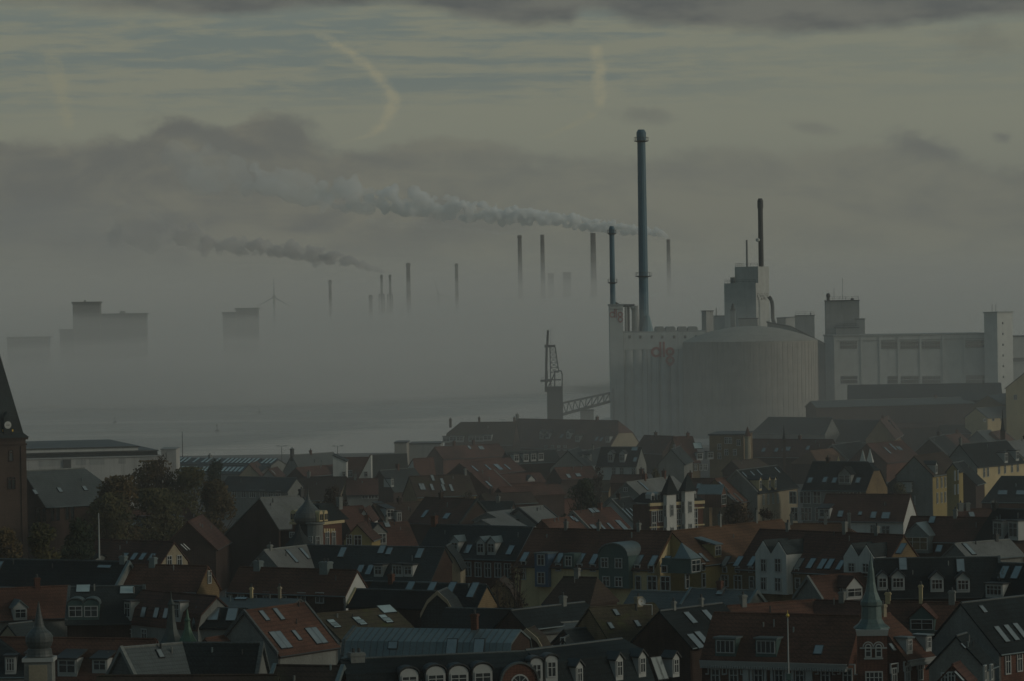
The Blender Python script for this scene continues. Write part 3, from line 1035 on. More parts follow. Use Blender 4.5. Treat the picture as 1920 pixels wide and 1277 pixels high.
kq.body(MB(), kq.zt, kq.zt + .25, -.2).build('roof', M['steel'], t)

# far quay seen past the loader: a low dark headland across the water
t = tag(MB().prism([(x, y, -1.5) for x, y in [(18, 1880), (40, 1830), (90, 1800), (240, 1790), (240, 2000), (18, 1990)]], (0, 0, 4.2)).build('far_quay', M['shore']), kind='structure')
for i, (x, y, w, h) in enumerate([(62, 1860, 16, 7), (88, 1880, 22, 9), (112, 1850, 14, 6)]):
    t = thing('harbour_shed', ['small hazy shed on the far quay, left of the other two', 'largest hazy shed on the far quay behind the conveyor', 'right hand hazy shed on the far quay, half hidden by the silo tower'][i], 'shed', (x, y, 2.7))
    MB().box(x - w / 2, x + w / 2, y - 6, y + 6, 2.7, 2.7 + h * .7).build('wall', M['conc2'], t)
    MB().prism([(x - w / 2 - .4, y - 6.4, 2.7 + h * .7), (x + w / 2 + .4, y - 6.4, 2.7 + h * .7), (x, y - 6.4, 2.7 + h)], (0, 12.8, 0)).build('roof', M['slate'], t)

# ---------------------------------------------------------------- across the fjord
YF = 3500.0
far = [  # x, ytop, ybottom, Y, w top, w bottom, label, cap
    (974.5, 441, 575, 3400, 7.5, 11, 'far dark brick chimney trailing thin smoke, left of a close pair', 1),
    (1017, 440, 575, 3400, 7.5, 11, 'far dark brick chimney without smoke, right of a close pair', 0),
    (1112, 437, 575, 3300, 10, 13.5, 'widest of the far brick chimneys, banded and smokeless, left of the thin blue one', 0),
    (1253.3, 449, 575, 3600, 7, 10, 'far chimney right of the tallest blue one, source of the long white plume', 0),
    (765.5, 493, 620, 2500, 7.5, 10.5, 'dark tapering brick chimney in the fog, left of a slimmer one', 1),
    (856, 494, 620, 2600, 6.0, 8.0, 'slim dark chimney in the fog, right of the stouter tapering one', 1),
    (695, 553, 640, 2350, 6.5, 6.5, 'shortest chimney in the fog, left of the two smoking stacks', 1),
    (619, 525, 640, 2350, 5.5, 6.0, 'lone thin chimney with a pale band, leftmost in the fog', 1),
]
for x, y0, y1, Y, w0, w1, lab, cap in far:
    stack('brick_chimney', lab, (x, y0), (x + (y1 - y0) * .011, y1), Y, w0, w1, M['farbrick'], cap=cap * 1.6, zb=2.5, n=12)
for x, lab in ((715.5, 'left one of two thin stacks with pipework around their feet'), (731.5, 'right one of two thin stacks, smoking'),):
    t = stack('power_stack', lab, (x, 515), (x + 1.4, 640), 2400, 4.6, 4.8, M['farbrick'], (555,), cap=1.2, zb=2.5, n=10)
    Yq = 2400
    mb = MB()
    for d in (-4.5, 4.5):
        mb.cyl(pt(x + d + 1, 640, Yq), pt(x + d, 552, Yq), .35, n=5)
    for yy in (552, 560, 568, 576):
        mb.cyl(pt(x - 5, yy, Yq), pt(x + 5, yy, Yq), .3, n=5)
    mb.build('pipework', M['steel'], t)

# hazy blocks of the far shore
M['farwall'] = surf('grey_store_wall', (0.10, 0.105, 0.10), .9, .2, .05, 0, .2, fine=.2)
def farblock(label, parts, Y, name='grain_store'):
    ks = [Blk(x0, x1, None, y, Y + dY, 2, 2.5, depth=d) for x0, x1, y, dY, d in parts]
    t = thing(name, label, 'industrial building', ks[0].base)
    for k in ks:
        k.body(MB()).build('wall', M['farwall'], t)
        k.body(MB(), k.zt, k.zt + .8, -.5).build('parapet', M['steel'], t)
    return ks, t


ks, t = farblock('big dark grain store with a square tower in the fog at far left', [(136, 186, 568.5, 0, 7), (186.4, 273.5, 590, 2, 6), (111, 135.6, 620, 3, 5)], 1890)
k = ks[0]
for px in (139.5, 143):
    mb = MB()
    k.pxbox(mb, px - .6, px + .6, 572, 615, .4)
    mb.build('light_strip', M['conc'], t)
for (x0, x1, y, kz) in ((157, 160, 563, 0), (224, 234, 583, 1)):
    kk2 = Blk(x0, x1, None, y, 1893, 2, ks[kz].zt + .8, depth=3)
    kk2.body(MB()).build('roof_cabin', M['conc2'], t)
farblock('paler two step grain store in the fog, left of the wind turbine', [(417, 441.5, 588, 0, 7), (442, 483, 580, 3, 7)], 1960)
ks, t = farblock('low wide shed almost lost in the fog at the far left edge', [(12, 90, 634, 0, 7)], 1860, 'harbour_shed')
farblock('tiny dark boiler house top above the fog, between two far chimneys', [(1056, 1070, 512, 0, 9)], 3500, 'boiler_house')
farblock('faint pale boiler house top above the fog, right of a far chimney', [(1028, 1038, 514, 0, 9)], 3700, 'boiler_house')


def turbine(label, x, yh, ytip, Y, rot):
    hub = pt(x, yh, Y)
    t = thing('wind_turbine', label, 'wind turbine', (hub.x, Y, 2.5))
    MB().cyl((hub.x, Y, 2.5), (hub.x, Y, hub.z - 1), 1.0, .6, 10).build('tower', M['conc'], t)
    MB().obox((hub.x, Y + 1, hub.z), (1, 0, 0), (0, 1, 0), UP, .9, 2.4, .9).build('nacelle', M['conc'], t)
    L = (yh - ytip) * Y / FPX
    for i in range(3):
        a = rot + i * 2 * math.pi / 3
        d = Vector((math.sin(a), 0, math.cos(a)))
        s_ = Vector((math.cos(a), 0, -math.sin(a)))
        c0 = Vector((hub.x, Y - 2.2, hub.z))
        MB().hexa([c0 - s_ * .3 - Vector((0, .3, 0)), c0 + s_ * .4 - Vector((0, .3, 0)), c0 + s_ * .4 + Vector((0, .3, 0)), c0 - s_ * .3 + Vector((0, .3, 0))],
                  [c0 + d * L - s_ * .05 - Vector((0, .1, 0)), c0 + d * L + s_ * .25 - Vector((0, .1, 0)), c0 + d * L + s_ * .25 + Vector((0, .1, 0)), c0 + d * L - s_ * .05 + Vector((0, .1, 0))]).build('blade', M['conc'], t)


turbine('faint wind turbine in the fog beside the paler grain store', 514, 557, 523, 2200, 0)
turbine('faint wind turbine in the fog between two dark chimneys', 822, 552, 525, 2700, -.25)


# ---------------------------------------------------------------- smoke
def smoke_mat(dens, colr):
    m = volmat('smoke', dens, colr)
    return m


def plume(label, axis, Y, seed, sections, colr=(.999, .998, .992), spread=1.0):
    """billowing smoke: overlapping puffs along a path, each stretch remeshed into one closed skin round a scattering volume"""
    rnd = random.Random(seed)
    pts = [(pt(x, y, Y + i * 3), r * Y / FPX) for i, (x, y, r) in enumerate(axis)]
    o = Vector(pts[0][0])
    root = thing('smoke_plume', label, 'smoke', o)
    for a0, a1, dens, vox in sections:
        bm = bmesh.new()
        for (p, r), (q_, s_) in list(zip(pts, pts[1:]))[a0:a1]:
            L = (q_ - p).length
            nn = max(3, int(L / (0.045 * (r + s_) * .5)))
            for i in range(nn):
                f = i / nn
                rr = r + (s_ - r) * f
                off = Vector((rnd.uniform(-.4, .4), rnd.uniform(-.6, .6) * spread, rnd.uniform(-.62, .7))) * rr
                m_ = Matrix.Translation(p.lerp(q_, f) + off) @ Matrix.Diagonal((1, 1, rnd.uniform(.75, 1.05), 1))
                bmesh.ops.create_icosphere(bm, subdivisions=2, radius=rr * rnd.choice((.13, .17, .22, .28, .36)) * rnd.uniform(.85, 1.15), matrix=m_)
        for v in bm.verts:
            v.co += noise.noise_vector(v.co * (0.05 / vox ** .5)) * vox * 3.2 + noise.noise_vector(v.co * (0.16 / vox)) * vox * 1.5 + noise.noise_vector(v.co * (0.45 / vox)) * vox * .8
        for v in bm.verts:
            v.co -= o
        me = bpy.data.meshes.new('puff')
        bm.to_mesh(me)
        bm.free()
        ob = bpy.data.objects.new('puff', me)
        ob.parent = root
        col.objects.link(ob)
        md = ob.modifiers.new('skin', 'REMESH')
        md.mode = 'VOXEL'
        md.voxel_size = vox
        me.materials.append(smoke_mat(dens, colr))
    return root


plume('long white smoke plume drifting left from the far chimney beside the tallest blue one',
      [(1253, 448, 4), (1243, 441, 8), (1215, 434, 12), (1170, 430, 15), (1120, 424, 16), (1060, 414, 18), (1000, 408, 21), (930, 402, 24), (860, 395, 27), (790, 384, 32), (700, 376, 36), (600, 362, 42), (480, 342, 50), (330, 318, 60), (150, 300, 72)],
      3600, 11, [(0, 5, .40, .85), (5, 8, .28, 1.1), (8, 10, .16, 1.5), (10, 11, .085, 2.0), (11, 12, .045, 2.6), (12, 13, .018, 3.2)])
plume('thin grey smoke drifting left from the left one of the close pair of far chimneys',
      [(972, 439, 2.5), (950, 436, 4), (900, 433, 6), (840, 429, 8), (770, 422, 9), (690, 415, 11)], 3420, 12, [(0, 2, .06, 1.0), (2, 5, .025, 1.2)])
plume('low dark grey smoke plume drifting left from the two thin stacks',
      [(727, 513, 2.5), (712, 507, 6), (690, 500, 10), (650, 490, 15), (600, 481, 20), (540, 474, 23), (470, 466, 25), (390, 455, 28), (310, 438, 36), (215, 416, 46)],
      2420, 13, [(0, 4, .34, .8), (4, 6, .22, 1.1), (6, 7, .13, 1.4), (7, 8, .08, 1.7), (8, 9, .04, 2.2)], colr=(.81, .78, .775))
# ---------------------------------------------------------------- town houses
def slab(mb, c, u, d, n, w, h, t):
    return mb.obox(c, u, d, n, w / 2, h / 2, t / 2)


def window(parent, c, u, n, w, h, cols=2, rows=2, mat='trim', bar=.07, proud=.06, name='window', arch=False, glass='glass'):
    """white framed window: the frame with its bars is the part, the pane its sub-part"""
    mb = MB()
    fr_ = .11
    v = UP
    for sx in (-1, 1):
        slab(mb, c + u * sx * (w / 2 - fr_ / 2) + n * proud / 2, u, v, n, fr_, h, proud + .12)
    for sz in (-1, 1):
        slab(mb, c + v * sz * (h / 2 - fr_ / 2) + n * (proud / 2 + .004), u, v, n, w - 2 * fr_ + .02, fr_, proud + .12)
    for i in range(1, cols):
        slab(mb, c + u * (w * i / cols - w / 2) + n * proud * .4, u, v, n, bar * 1.2, h - 2 * fr_, proud + .1)
    for j in range(1, rows):
        slab(mb, c + v * (h * j / rows - h / 2 + (.12 * h if rows == 2 else 0)) + n * (proud * .4 + .003), u, v, n, w - 2 * fr_, bar, proud + .1)
    if arch:
        mb.ring(c + v * h / 2 - n * .06, u, v, w / 2, w / 2 - fr_, proud + .12, 0, math.pi, 10)
    f = mb.build(name, M[mat], parent)
    mb = MB()
    slab(mb, c - n * .02, u, v, n, w - fr_, h - fr_, .05)
    if arch:
        mb.prism([c + v * h / 2 + (u * math.cos(a) + v * math.sin(a)) * (w / 2 - fr_ * .6) - n * .045 for a in [math.pi * k / 10 for k in range(11)]], n * .05)
    mb.build('pane', M[glass], f)
    return f


class House:
    def __init__(s, label, A, B, eave, roof='red', wall='white', h=13.0, p=45, name='town_house', cat='house', group=None,
                 hA=0, hB=0, kA=1.0, kB=1.0, brk=None, pl=70, pb=None, wb=None, gA=None, gB=None, cp='', cpm='stone', oh=.35, og=.15, lift=None,
                 sk=(), dm=(), wn=(), wgA=(), wgB=(), ch=(), wmat='trim', ridge=True, rm=None):
        label = ' '.join(label.split())
        h *= .84
        z = gz(500) + h
        for _ in range(4):
            RA = ptz(A[0], A[1], z)
            z = gz(RA.y) + h
        RB = ptz(B[0], B[1], z)
        s.zr, s.RA, s.RB = z, RA, RB
        s.zg = gz(max(RA.y, RB.y)) - .6
        s.L = (RB - RA).length
        s.u = (RB - RA).normalized()
        n = Vector((s.u.y, -s.u.x, 0))
        if n.dot(CAM - (RA + RB) / 2) < 0:
            n = -n
        s.n = n
        pr = R(p)
        s.dn = (n * math.cos(pr) - UP * math.sin(pr))
        s.nn = (n * math.sin(pr) + UP * math.cos(pr))
        prof = [(0.0, 0.0)]
        if brk:
            q = ptplane(brk[0], brk[1], RA, s.nn)
            w1 = max(.5, (q - RA).dot(n))
            prof.append((w1, -w1 * math.tan(pr)))
            P2 = RA + n * w1 + UP * prof[1][1]
            lr = R(pl)
            s.dn2 = n * math.cos(lr) - UP * math.sin(lr)
            s.nn2 = n * math.sin(lr) + UP * math.cos(lr)
            q = ptplane(eave[0], eave[1], P2, s.nn2)
            w2 = max(w1 + .3, (q - RA).dot(n))
            prof.append((w2, prof[1][1] - (w2 - w1) * math.tan(lr)))
            s.P2 = P2
        else:
            q = ptplane(eave[0], eave[1], RA, s.nn)
            w1 = max(.8, (q - RA).dot(n))
            prof.append((w1, -w1 * math.tan(pr)))
            s.P2, s.dn2, s.nn2 = RA, s.dn, s.nn
        s.wf, s.ze = prof[-1][0], z + prof[-1][1]
        s.zg = min(s.zg, s.ze - 2.5)
        if pb or wb:
            w = wb or s.wf
            bprof = [(0.0, 0.0), (w, -w * math.tan(R(pb or p)))]
        else:
            bprof = list(prof)
        s.wb, s.zeb = bprof[-1][0], z + bprof[-1][1]
        base = (RA + RB) / 2 + n * (s.wf - s.wb) / 2
        base.z = s.zg
        s.t = thing(name, label, cat, base, group)
        u = s.u
        P = lambda a, w, dz: RA + u * a + n * w + UP * dz
        s.P = P
        # --- roof: every plane a slab of its own thickness
        mb = MB()
        th = Vector((0, 0, -.2))
        def end(k, pf):
            f = pf[1]
            return (f[0] * k, f[1] * k)
        for sgn, pf in ((1, prof), (-1, bprof)):
            a0, a1 = -og, s.L + og
            for i in range(len(pf) - 1):
                (w0, d0), (w1, d1) = pf[i], pf[i + 1]
                if i == len(pf) - 2:
                    e = oh / math.hypot(w1 - w0, d1 - d0)
                    w1, d1 = w1 + (w1 - w0) * e, d1 + (d1 - d0) * e
                poly = []
                if i == 0 and hA:
                    kw, kd = end(kA, pf)
                    poly += [P(hA, 0, 0)] if kA >= 1 else [P(a0, kw * sgn, kd), P(hA, 0, 0)]
                else:
                    poly += [P(a0, w0 * sgn, d0)]
                if i == 0 and hB:
                    kw, kd = end(kB, pf)
                    poly += [P(s.L - hB, 0, 0)] if kB >= 1 else [P(s.L - hB, 0, 0), P(a1, kw * sgn, kd)]
                else:
                    poly += [P(a1, w0 * sgn, d0)]
                poly += [P(a1, w1 * sgn, d1), P(a0, w1 * sgn, d1)]
                mb.prism(poly, th)
        for hh, k, a, e in ((hA, kA, hA, -og), (hB, kB, s.L - hB, s.L + og)):
            if hh:
                f, b_ = prof[1], bprof[1]
                x = 1.0 + (oh / math.hypot(*f) if k >= 1 else 0)
                mb.prism([P(a, 0, 0), P(e, f[0] * k * x, f[1] * k * x), P(e, -b_[0] * k * x, b_[1] * k * x)], th)
        s.roof = mb.build('roof', M[roof], s.t)
        rnd = random.Random(label)
        if ridge:
            rm = rm or {'slate': 'slate2', 'black': 'slate2', 'grey': 'stone', 'slate2': 'stone'}.get(roof, roof)
            MB().cyl(P(hA, 0, -.02), P(s.L - hB, 0, -.02), .12, n=6).build('ridge_tiles', M[rm], s.t)
        if not brk and p < 75 and s.wf > 2:
            e = oh / math.hypot(*prof[1])
            we, de = prof[1][0] * (1 + e) + .06, prof[1][1] * (1 + e) - .08
            MB().cyl(P(-og, we, de), P(s.L + og, we, de), .075, n=6).build('gutter', M['zinc' if rnd.random() < .6 else 'dark'], s.t)
            for _ in range(rnd.choice((0, 1, 2, 2, 3))):
                f_, a_ = rnd.uniform(.06, .5), rnd.uniform(.1 + hA / s.L, .9 - hB / s.L)
                q0 = P(s.L * a_, prof[1][0] * f_, prof[1][1] * f_ - .15)
                MB().cyl(q0, q0 + UP * rnd.uniform(.5, .9), rnd.uniform(.05, .1), n=7).build('vent_pipe', M[rnd.choice(('zinc', 'dark', 'stone'))], s.t)
            if not ch and rnd.random() < .4:
                ch = [(rnd.uniform(.15 + hA / s.L, .85 - hB / s.L), .8, rnd.uniform(.7, 1.1), rnd.choice(('brick', 'dbrick', 'stone')))]
        # --- walls
        mb = MB()
        i_ = .05
        ring = lambda zf, zb_: None
        zt = min(s.ze, s.zeb) - .21
        wf, wb_ = s.wf - i_, s.wb - i_
        dz = lambda zz: zz - z
        mb.hexa([P(0, -wb_, dz(s.zg)), P(s.L, -wb_, dz(s.zg)), P(s.L, wf, dz(s.zg)), P(0, wf, dz(s.zg))],
                [P(0, -wb_, dz(zt)), P(s.L, -wb_, dz(zt)), P(s.L, wf, dz(zt)), P(0, wf, dz(zt))])
        gab = {}
        for key, a, hh, k, sg in (('A', -.02, hA, kA, 1), ('B', s.L + .02, hB, kB, -1)):
            if hh and k >= 1:
                continue
            cut = -k * (-prof[1][1]) if hh else 0.0
            drop = .22
            top = []
            for (w, d) in reversed(bprof):
                if d <= cut + 1e-6 or not hh:
                    top.append((-w + (i_ if w else 0), d - drop))
            if hh:
                kf, kb = prof[1][0] * k, bprof[1][0] * k
                top = [x for x in top if x[1] + drop < cut]
                top += [(-kb, cut - drop), (kf, cut - drop)]
                top += [(w - i_, d - drop) for (w, d) in prof[1:] if d < cut]
            else:
                top += [(w - i_, d - drop) for (w, d) in prof[1:]]
            bot = dz(s.zg + .05)
            poly = [P(a, wf, bot)] + [P(a, w, d) for w, d in reversed(top)] + [P(a, -wb_, bot)]
            gm = gA if key == 'A' else gB
            tgt = mb if not gm else MB()
            tgt.prism(poly, u * .32 * sg)
            if gm:
                gab[key] = (tgt, gm)
        s.wall = mb.build('wall', M[wall], s.t)
        for tgt, gm in gab.values():
            tgt.build('gable_wall', M[gm], s.t)
        for key in cp:
            a = -.28 if key == 'A' else s.L - .04
            mb = MB()
            for sgn, pf in ((1, prof), (-1, bprof)):
                for i in range(len(pf) - 1):
                    (w0, d0), (w1, d1) = pf[i], pf[i + 1]
                    mb.prism([P(a, w0 * sgn, d0 - .3), P(a, w1 * sgn, d1 - .3), P(a, w1 * sgn, d1 + .16), P(a, w0 * sgn, d0 + .16)], u * .32)
            mb.build('coping', M[cpm], s.t)
        # --- things on the roof and in the walls
        for f in sk:
            s.skylight(*f)
        for f in dm:
            s.dormer(*f)
        for f in wn:
            s.wallwin(*f)
        for f in wgA:
            s.gabwin('A', *f)
        for f in wgB:
            s.gabwin('B', *f)
        for f in ch:
            s.chimney(*f)

    def spot(s, px, py):
        """point on the front roof slope (the right one of the two planes of a mansard)"""
        q = ptplane(px, py, s.RA, s.nn)
        if s.P2 is not s.RA and (q - s.RA).dot(s.n) > (s.P2 - s.RA).dot(s.n):
            return ptplane(px, py, s.P2, s.nn2), s.dn2, s.nn2
        return q, s.dn, s.nn

    def skylight(s, px, py, w=.85, h=1.25, mat='sky_glass'):
        c, d, nn = s.spot(px, py)
        mb = MB()
        for sx in (-1, 1):
            slab(mb, c + s.u * sx * (w / 2) + nn * .04, s.u, d, nn, .07, h + .07, .16)
        for sz in (-1, 1):
            slab(mb, c + d * sz * (h / 2) + nn * .042, s.u, d, nn, w - .068, .07, .16)
        f = mb.build('skylight', M['dark'], s.t)
        mb = MB()
        slab(mb, c + nn * .05, s.u, d, nn, w - .05, h - .05, .14)
        mb.build('pane', M[mat], f)

    def dormer(s, px, py, w=1.3, h=1.6, kind='g', cheek=None, roof=None, cols=2, rows=2, glass=None):
        c, d, nn = s.spot(px, py)
        u, n = s.u, s.n
        tanp = max(.35, -d.z / max(.2, d.dot(n)))
        dep = h / tanp + .5
        cheek = cheek or 'trim'
        roof = roof or 'dark'
        o = c + n * .1
        top = o + UP * h
        mb = MB()
        mb.hexa([o - u * w / 2 - UP * .15, o + u * w / 2 - UP * .15, o + u * w / 2 - n * dep - UP * .15, o - u * w / 2 - n * dep - UP * .15],
                [o - u * w / 2 + UP * h, o + u * w / 2 + UP * h, o + u * w / 2 - n * dep + UP * h, o - u * w / 2 - n * dep + UP * h])
        rz = w * .46
        if kind == 'g':
            mb.prism([top - u * w / 2 + UP * .002, top + u * w / 2 + UP * .002, top + UP * rz], -n * (dep + rz / tanp - .3))
        elif kind == 'a':
            mb.prism([top + u * math.cos(a) * w / 2 + UP * (math.sin(a) * w * .34 + .002) for a in [math.pi * k / 8 for k in range(9)]], -n * dep)
        b = mb.build('dormer', M[cheek], s.t)
        mb = MB()
        if kind == 'g':
            for sg in (-1, 1):
                e = top + u * sg * (w / 2 + .18) - UP * .12 + n * .15
                r_ = top + UP * (rz + .05) + n * .15
                back = -n * (dep + rz / tanp)
                mb.prism([e, r_, r_ + UP * .14, e + UP * .14], back)
        elif kind == 'a':
            arc = [(math.cos(a) * (w / 2 + .1), math.sin(a) * w * .38 + .02) for a in [math.pi * k / 10 for k in range(11)]]
            for (x0, z0), (x1, z1) in zip(arc, arc[1:]):
                mb.prism([top + u * x0 + UP * z0 + n * .12, top + u * x1 + UP * z1 + n * .12, top + u * x1 + UP * (z1 + .12) + n * .12, top + u * x0 + UP * (z0 + .12) + n * .12], -n * (dep + .4))
        elif kind == 's':
            e, f = top + n * .25 - UP * .05, top - n * (dep + 1.6) + UP * (dep + 1.6) * .25
            mb.prism([e - u * (w / 2 + .15), e + u * (w / 2 + .15), f + u * (w / 2 + .15), f - u * (w / 2 + .15)], UP * .14)
        else:
            mb.hexa([top + u * x + n * y for x, y in ((-w / 2 - .15, .22), (w / 2 + .15, .22), (w / 2 + .15, -dep), (-w / 2 - .15, -dep))],
                    [top + u * x + n * y + UP * .16 for x, y in ((-w / 2 - .15, .22), (w / 2 + .15, .22), (w / 2 + .15, -dep), (-w / 2 - .15, -dep))])
        mb.build('dormer_roof', M[roof], b)
        wc = o + UP * (h * .52) + n * .02
        mb = MB()
        ww, wh = w - .22, h * .8
        fr_ = .09
        for sx in (-1, 1):
            slab(mb, wc + u * sx * (ww / 2 - fr_ / 2), u, UP, n, fr_, wh, .12)
        for sz in (-1, 1):
            slab(mb, wc + UP * sz * (wh / 2 - fr_ / 2) + n * .003, u, UP, n, ww - 2 * fr_ + .01, fr_, .12)
        for i in range(1, cols):
            slab(mb, wc + u * (ww * i / cols - ww / 2) + n * .002, u, UP, n, .07, wh - 2 * fr_, .1)
        if rows > 1:
            slab(mb, wc + UP * wh * .12 + n * .004, u, UP, n, ww - 2 * fr_, .06, .1)
        mb.build('frame', M['trim'], b)
        mb = MB()
        slab(mb, wc - n * .01, u, UP, n, ww - fr_, wh - fr_, .07)
        mb.build('pane', M[glass or 'glass'], b)
        return b

    def wallwin(s, px, py, w=1.1, h=1.5, cols=2, rows=2, mat='trim'):
        c = ptplane(px, py, s.RA + s.n * (s.wf - .05), s.n)
        return window(s.t, c, s.u, s.n, w, h, cols, rows, mat)

    def gabwin(s, key, px, py, w=1.0, h=1.4, cols=2, rows=2, mat='trim'):
        nrm = -s.u if key == 'A' else s.u
        c = ptplane(px, py, (s.RA if key == 'A' else s.RB) + nrm * .02, nrm)
        return window(s.t, c, s.n, nrm, w, h, cols, rows, mat)

    def chimney(s, t, w=.8, h=1.6, mat='brick', off=0.0, l=None):
        c = s.RA + s.u * (s.L * t) + s.n * off - UP * abs(off) * 1.0
        w *= .72
        l = l or w
        mb = MB()
        mb.obox(c + UP * (h - 1.4) / 2, s.u, s.n, UP, l / 2, w / 2, (h + 1.4) / 2)
        mb.obox(c + UP * (h - .18), s.u, s.n, UP, l / 2 + .07, w / 2 + .07, .09)
        o = mb.build('chimney', M[mat], s.t)
        mb = MB()
        for k in range(max(1, int(l / .45))):
            q = c + s.u * ((k + .5) / max(1, int(l / .45)) - .5) * l * .8 + UP * h
            mb.cyl(q, q + UP * .35, .13, .11, 8)
        mb.build('chimney_pot', M['dark'], o)


H = House
# ================================================================ far rows by the harbour
H('long red roofed harbour house with a beige half-hipped right gable and small pointed dormers', (968, 785), (1172, 789), (1000, 838), 'red2', 'dbrick', 13, 50, hB=2.6, kB=.42, gB='beige',
  dm=[(1015, 822, 1.5, 1.5, 'g'), (1027, 822, 1.5, 1.5, 'g'), (1066, 822, 1.5, 1.6, 'g'), (1083, 828, 1.7, 1.6, 'f'), (1140, 829, 1.7, 1.5, 'f')],
  sk=[(1053, 818), (1119, 823), (1128, 824)], wn=[(1024, 840), (1036, 840), (1048, 840), (1060, 840)], ch=[(.01, .9, 1.2, 'stone'), (.75, .9, 1.0, 'brick')])
H('dark brown harbour house with a hipped left end and a strip of pale dormers', (842, 792), (968, 791), (848, 833), 'brown', 'dbrick', 12.5, 52, hA=3.2, kA=.5,
  dm=[(837, 829, 2.0, 1.5, 'f'), (850, 828, 2.2, 1.5, 'f'), (862, 828, 2.2, 1.5, 'f'), (886, 827, 2.2, 1.5, 'f'), (899, 827, 2.4, 1.5, 'f'), (914, 826, 2.4, 1.5, 'f')], ch=[(0.02, .8, 1.0), (.45, .7, 1.3), (.97, .7, 1.2)])
k = Blk(763, 826, None, 832.5, 1000, 2, 1, depth=12)
t = thing('warehouse', 'windowless blue grey flat roofed block left of the harbour house', 'warehouse', k.base)
k.body(MB()).build('wall', M['conc2'], t)
k.body(MB(), k.zt, k.zt + .3, -.15).build('roof', M['dark'], t)
k = Blk(735, 762.3, None, 831, 990, 2, 1, depth=12)
t = thing('warehouse', 'narrow dark flat roofed block beside the windowless blue grey one', 'warehouse', k.base)
k.body(MB()).build('wall', M['tank'], t)
k.body(MB(), k.zt, k.zt + .3, -.15).build('roof', M['dark'], t)
H('long pale slate roofed waterfront house with a dark end chimney', (547, 853), (625, 848), (545, 890), 'slate2', 'stone', 11, 55, ch=[(0.01, .9, 1.4, 'dark'), (.45, .6, .8, 'brick')])
H('red roofed house squeezed between two white gables at the waterfront', (640, 858), (700, 857), (648, 900), 'red2', 'white', 11, 55, wn=[(656, 888)])
H('tall dark fronted house without windows, right of the white half gable', (694, 853), (762, 850), (697, 905), 'slate', 'dbrick', 12, 83, wb=5.5, pb=52)


def poly_house(label, px, Y, depth, wall, roof, edges, wins=()):
    """house whose end wall faces the town: outline in the wall plane, roof slabs along the named top edges"""
    P_ = [pt(x, y, Y) for x, y in px]
    bx = [p.x for p in P_]
    lo_ = min(p.z for p in P_)
    P_ = [Vector((p.x, Y, 1.0 if p.z < lo_ + .3 else p.z)) for p in P_]
    t = thing('town_house', label, 'house', ((min(bx) + max(bx)) / 2, Y, 1.0))
    back = Vector((0, depth, 0))
    MB().prism(P_, back).build('wall', M[wall], t)
    mb = MB()
    for i0, i1 in edges:
        a, b_ = P_[i0], P_[i1]
        d_ = (b_ - a).normalized()
        nn_ = Vector((-d_.z, 0, d_.x))
        nn_ = nn_ if nn_.z > 0 else -nn_
        o = Vector((0, -.15, 0))
        mb.prism([a + o - d_ * .15 + nn_ * .02, b_ + o + d_ * .15 + nn_ * .02, b_ + o + d_ * .15 + nn_ * .2, a + o - d_ * .15 + nn_ * .2], back + Vector((0, .3, 0)))
    mb.build('roof', M[roof], t)
    for x, y, w, h in wins:
        c_ = pt(x, y, Y)
        window(t, Vector((c_.x, Y - .02, c_.z)), Vector((1, 0, 0)), Vector((0, -1, 0)), w, h)


poly_house('bright white half gable with one window, between red and dark waterfront roofs', [(671, 910), (695.5, 910), (695.5, 856), (694, 856), (671, 900)], 812, 8, 'white', 'red2', [(3, 4)], [(686, 889, .8, 1.2)])
poly_house('bright white end wall with a slanting top and small window, beside the half gable', [(624, 910), (649.5, 910), (649.5, 866), (624, 855)], 806, 8, 'white', 'slate', [(2, 3)], [(645, 889, .8, 1.2)])
H('small house with a tiny white half gable below the flat roofed blocks', (775, 860), (812, 858), (776, 886), 'red2', 'dbrick', 9, 80, wb=3, pb=45, gA='white')
H('small house with a plain beige gable, left one of a pair before the glass roofs', (467, 870), (482, 865), (488, 890), 'red2', 'beige', 9, 46)
H('small house with a grey gable, right one of a pair before the glass roofs', (503, 880), (520, 875), (522, 893), 'red2', 'stone', 8.5, 46, sk=[(512, 886)])
H('red roofed house behind the small white gable', (555, 877), (640, 870), (560, 893), 'red2', 'dbrick', 9, 40)
H('small white gabled house above a dark brown roof', (582, 874), (592, 871), (591, 886), 'red2', 'white', 7, 45)
H('long dark slate house with a row of pale windows, right of the autumn trees', (428, 893), (556, 896), (429, 917), 'slate', 'stone', 10, 42,
  wn=[(440, 926, 1.4, 1.6), (457, 926, 1.4, 1.6), (474, 926, 1.8, 1.6, 3), (492, 926, 1.4, 1.6), (508, 927, 1.4, 1.6), (522, 927, 1.4, 1.6)])
H('brown roofed house with one steep plain slope right of the long dark slate house', (557, 894), (650, 894), (530, 936), 'brown', 'beige', 10, 40)
H('red roofed house with a pale window strip, above the white pointed gable', (650, 898), (708, 897), (652, 926), 'red2', 'stone', 9.5, 45, wn=[(690, 931, 2.5, 1, 4, 1), (700, 931, 2, 1, 3, 1)])
H('dark house with a narrow white gable slit, left of the red roof with rooflights', (712, 882), (777, 877), (716, 922), 'slate', 'dbrick', 10, 50, dm=[(735, 912, 1, 1.6, 'f')])
H('red roof with three tiny rooflights just below the dark harbour house', (815, 838), (935, 832), (820, 860), 'red2', 'brick', 9, 42, sk=[(880, 839), (900, 840), (904, 840)], ch=[(.3, .7, 1.2), (.6, .7, 1.2)])
H('right facing red roof with bright rooflights and a large flat glazed hatch', (862, 868), (956, 858), (900, 890), 'red2', 'dbrick', 9.5, 38,
  sk=[(890, 879, .8, 1.9), (915, 877, .8, 1.9), (951, 876, .8, 1.9), (934, 876, 2.2, 2.0)])
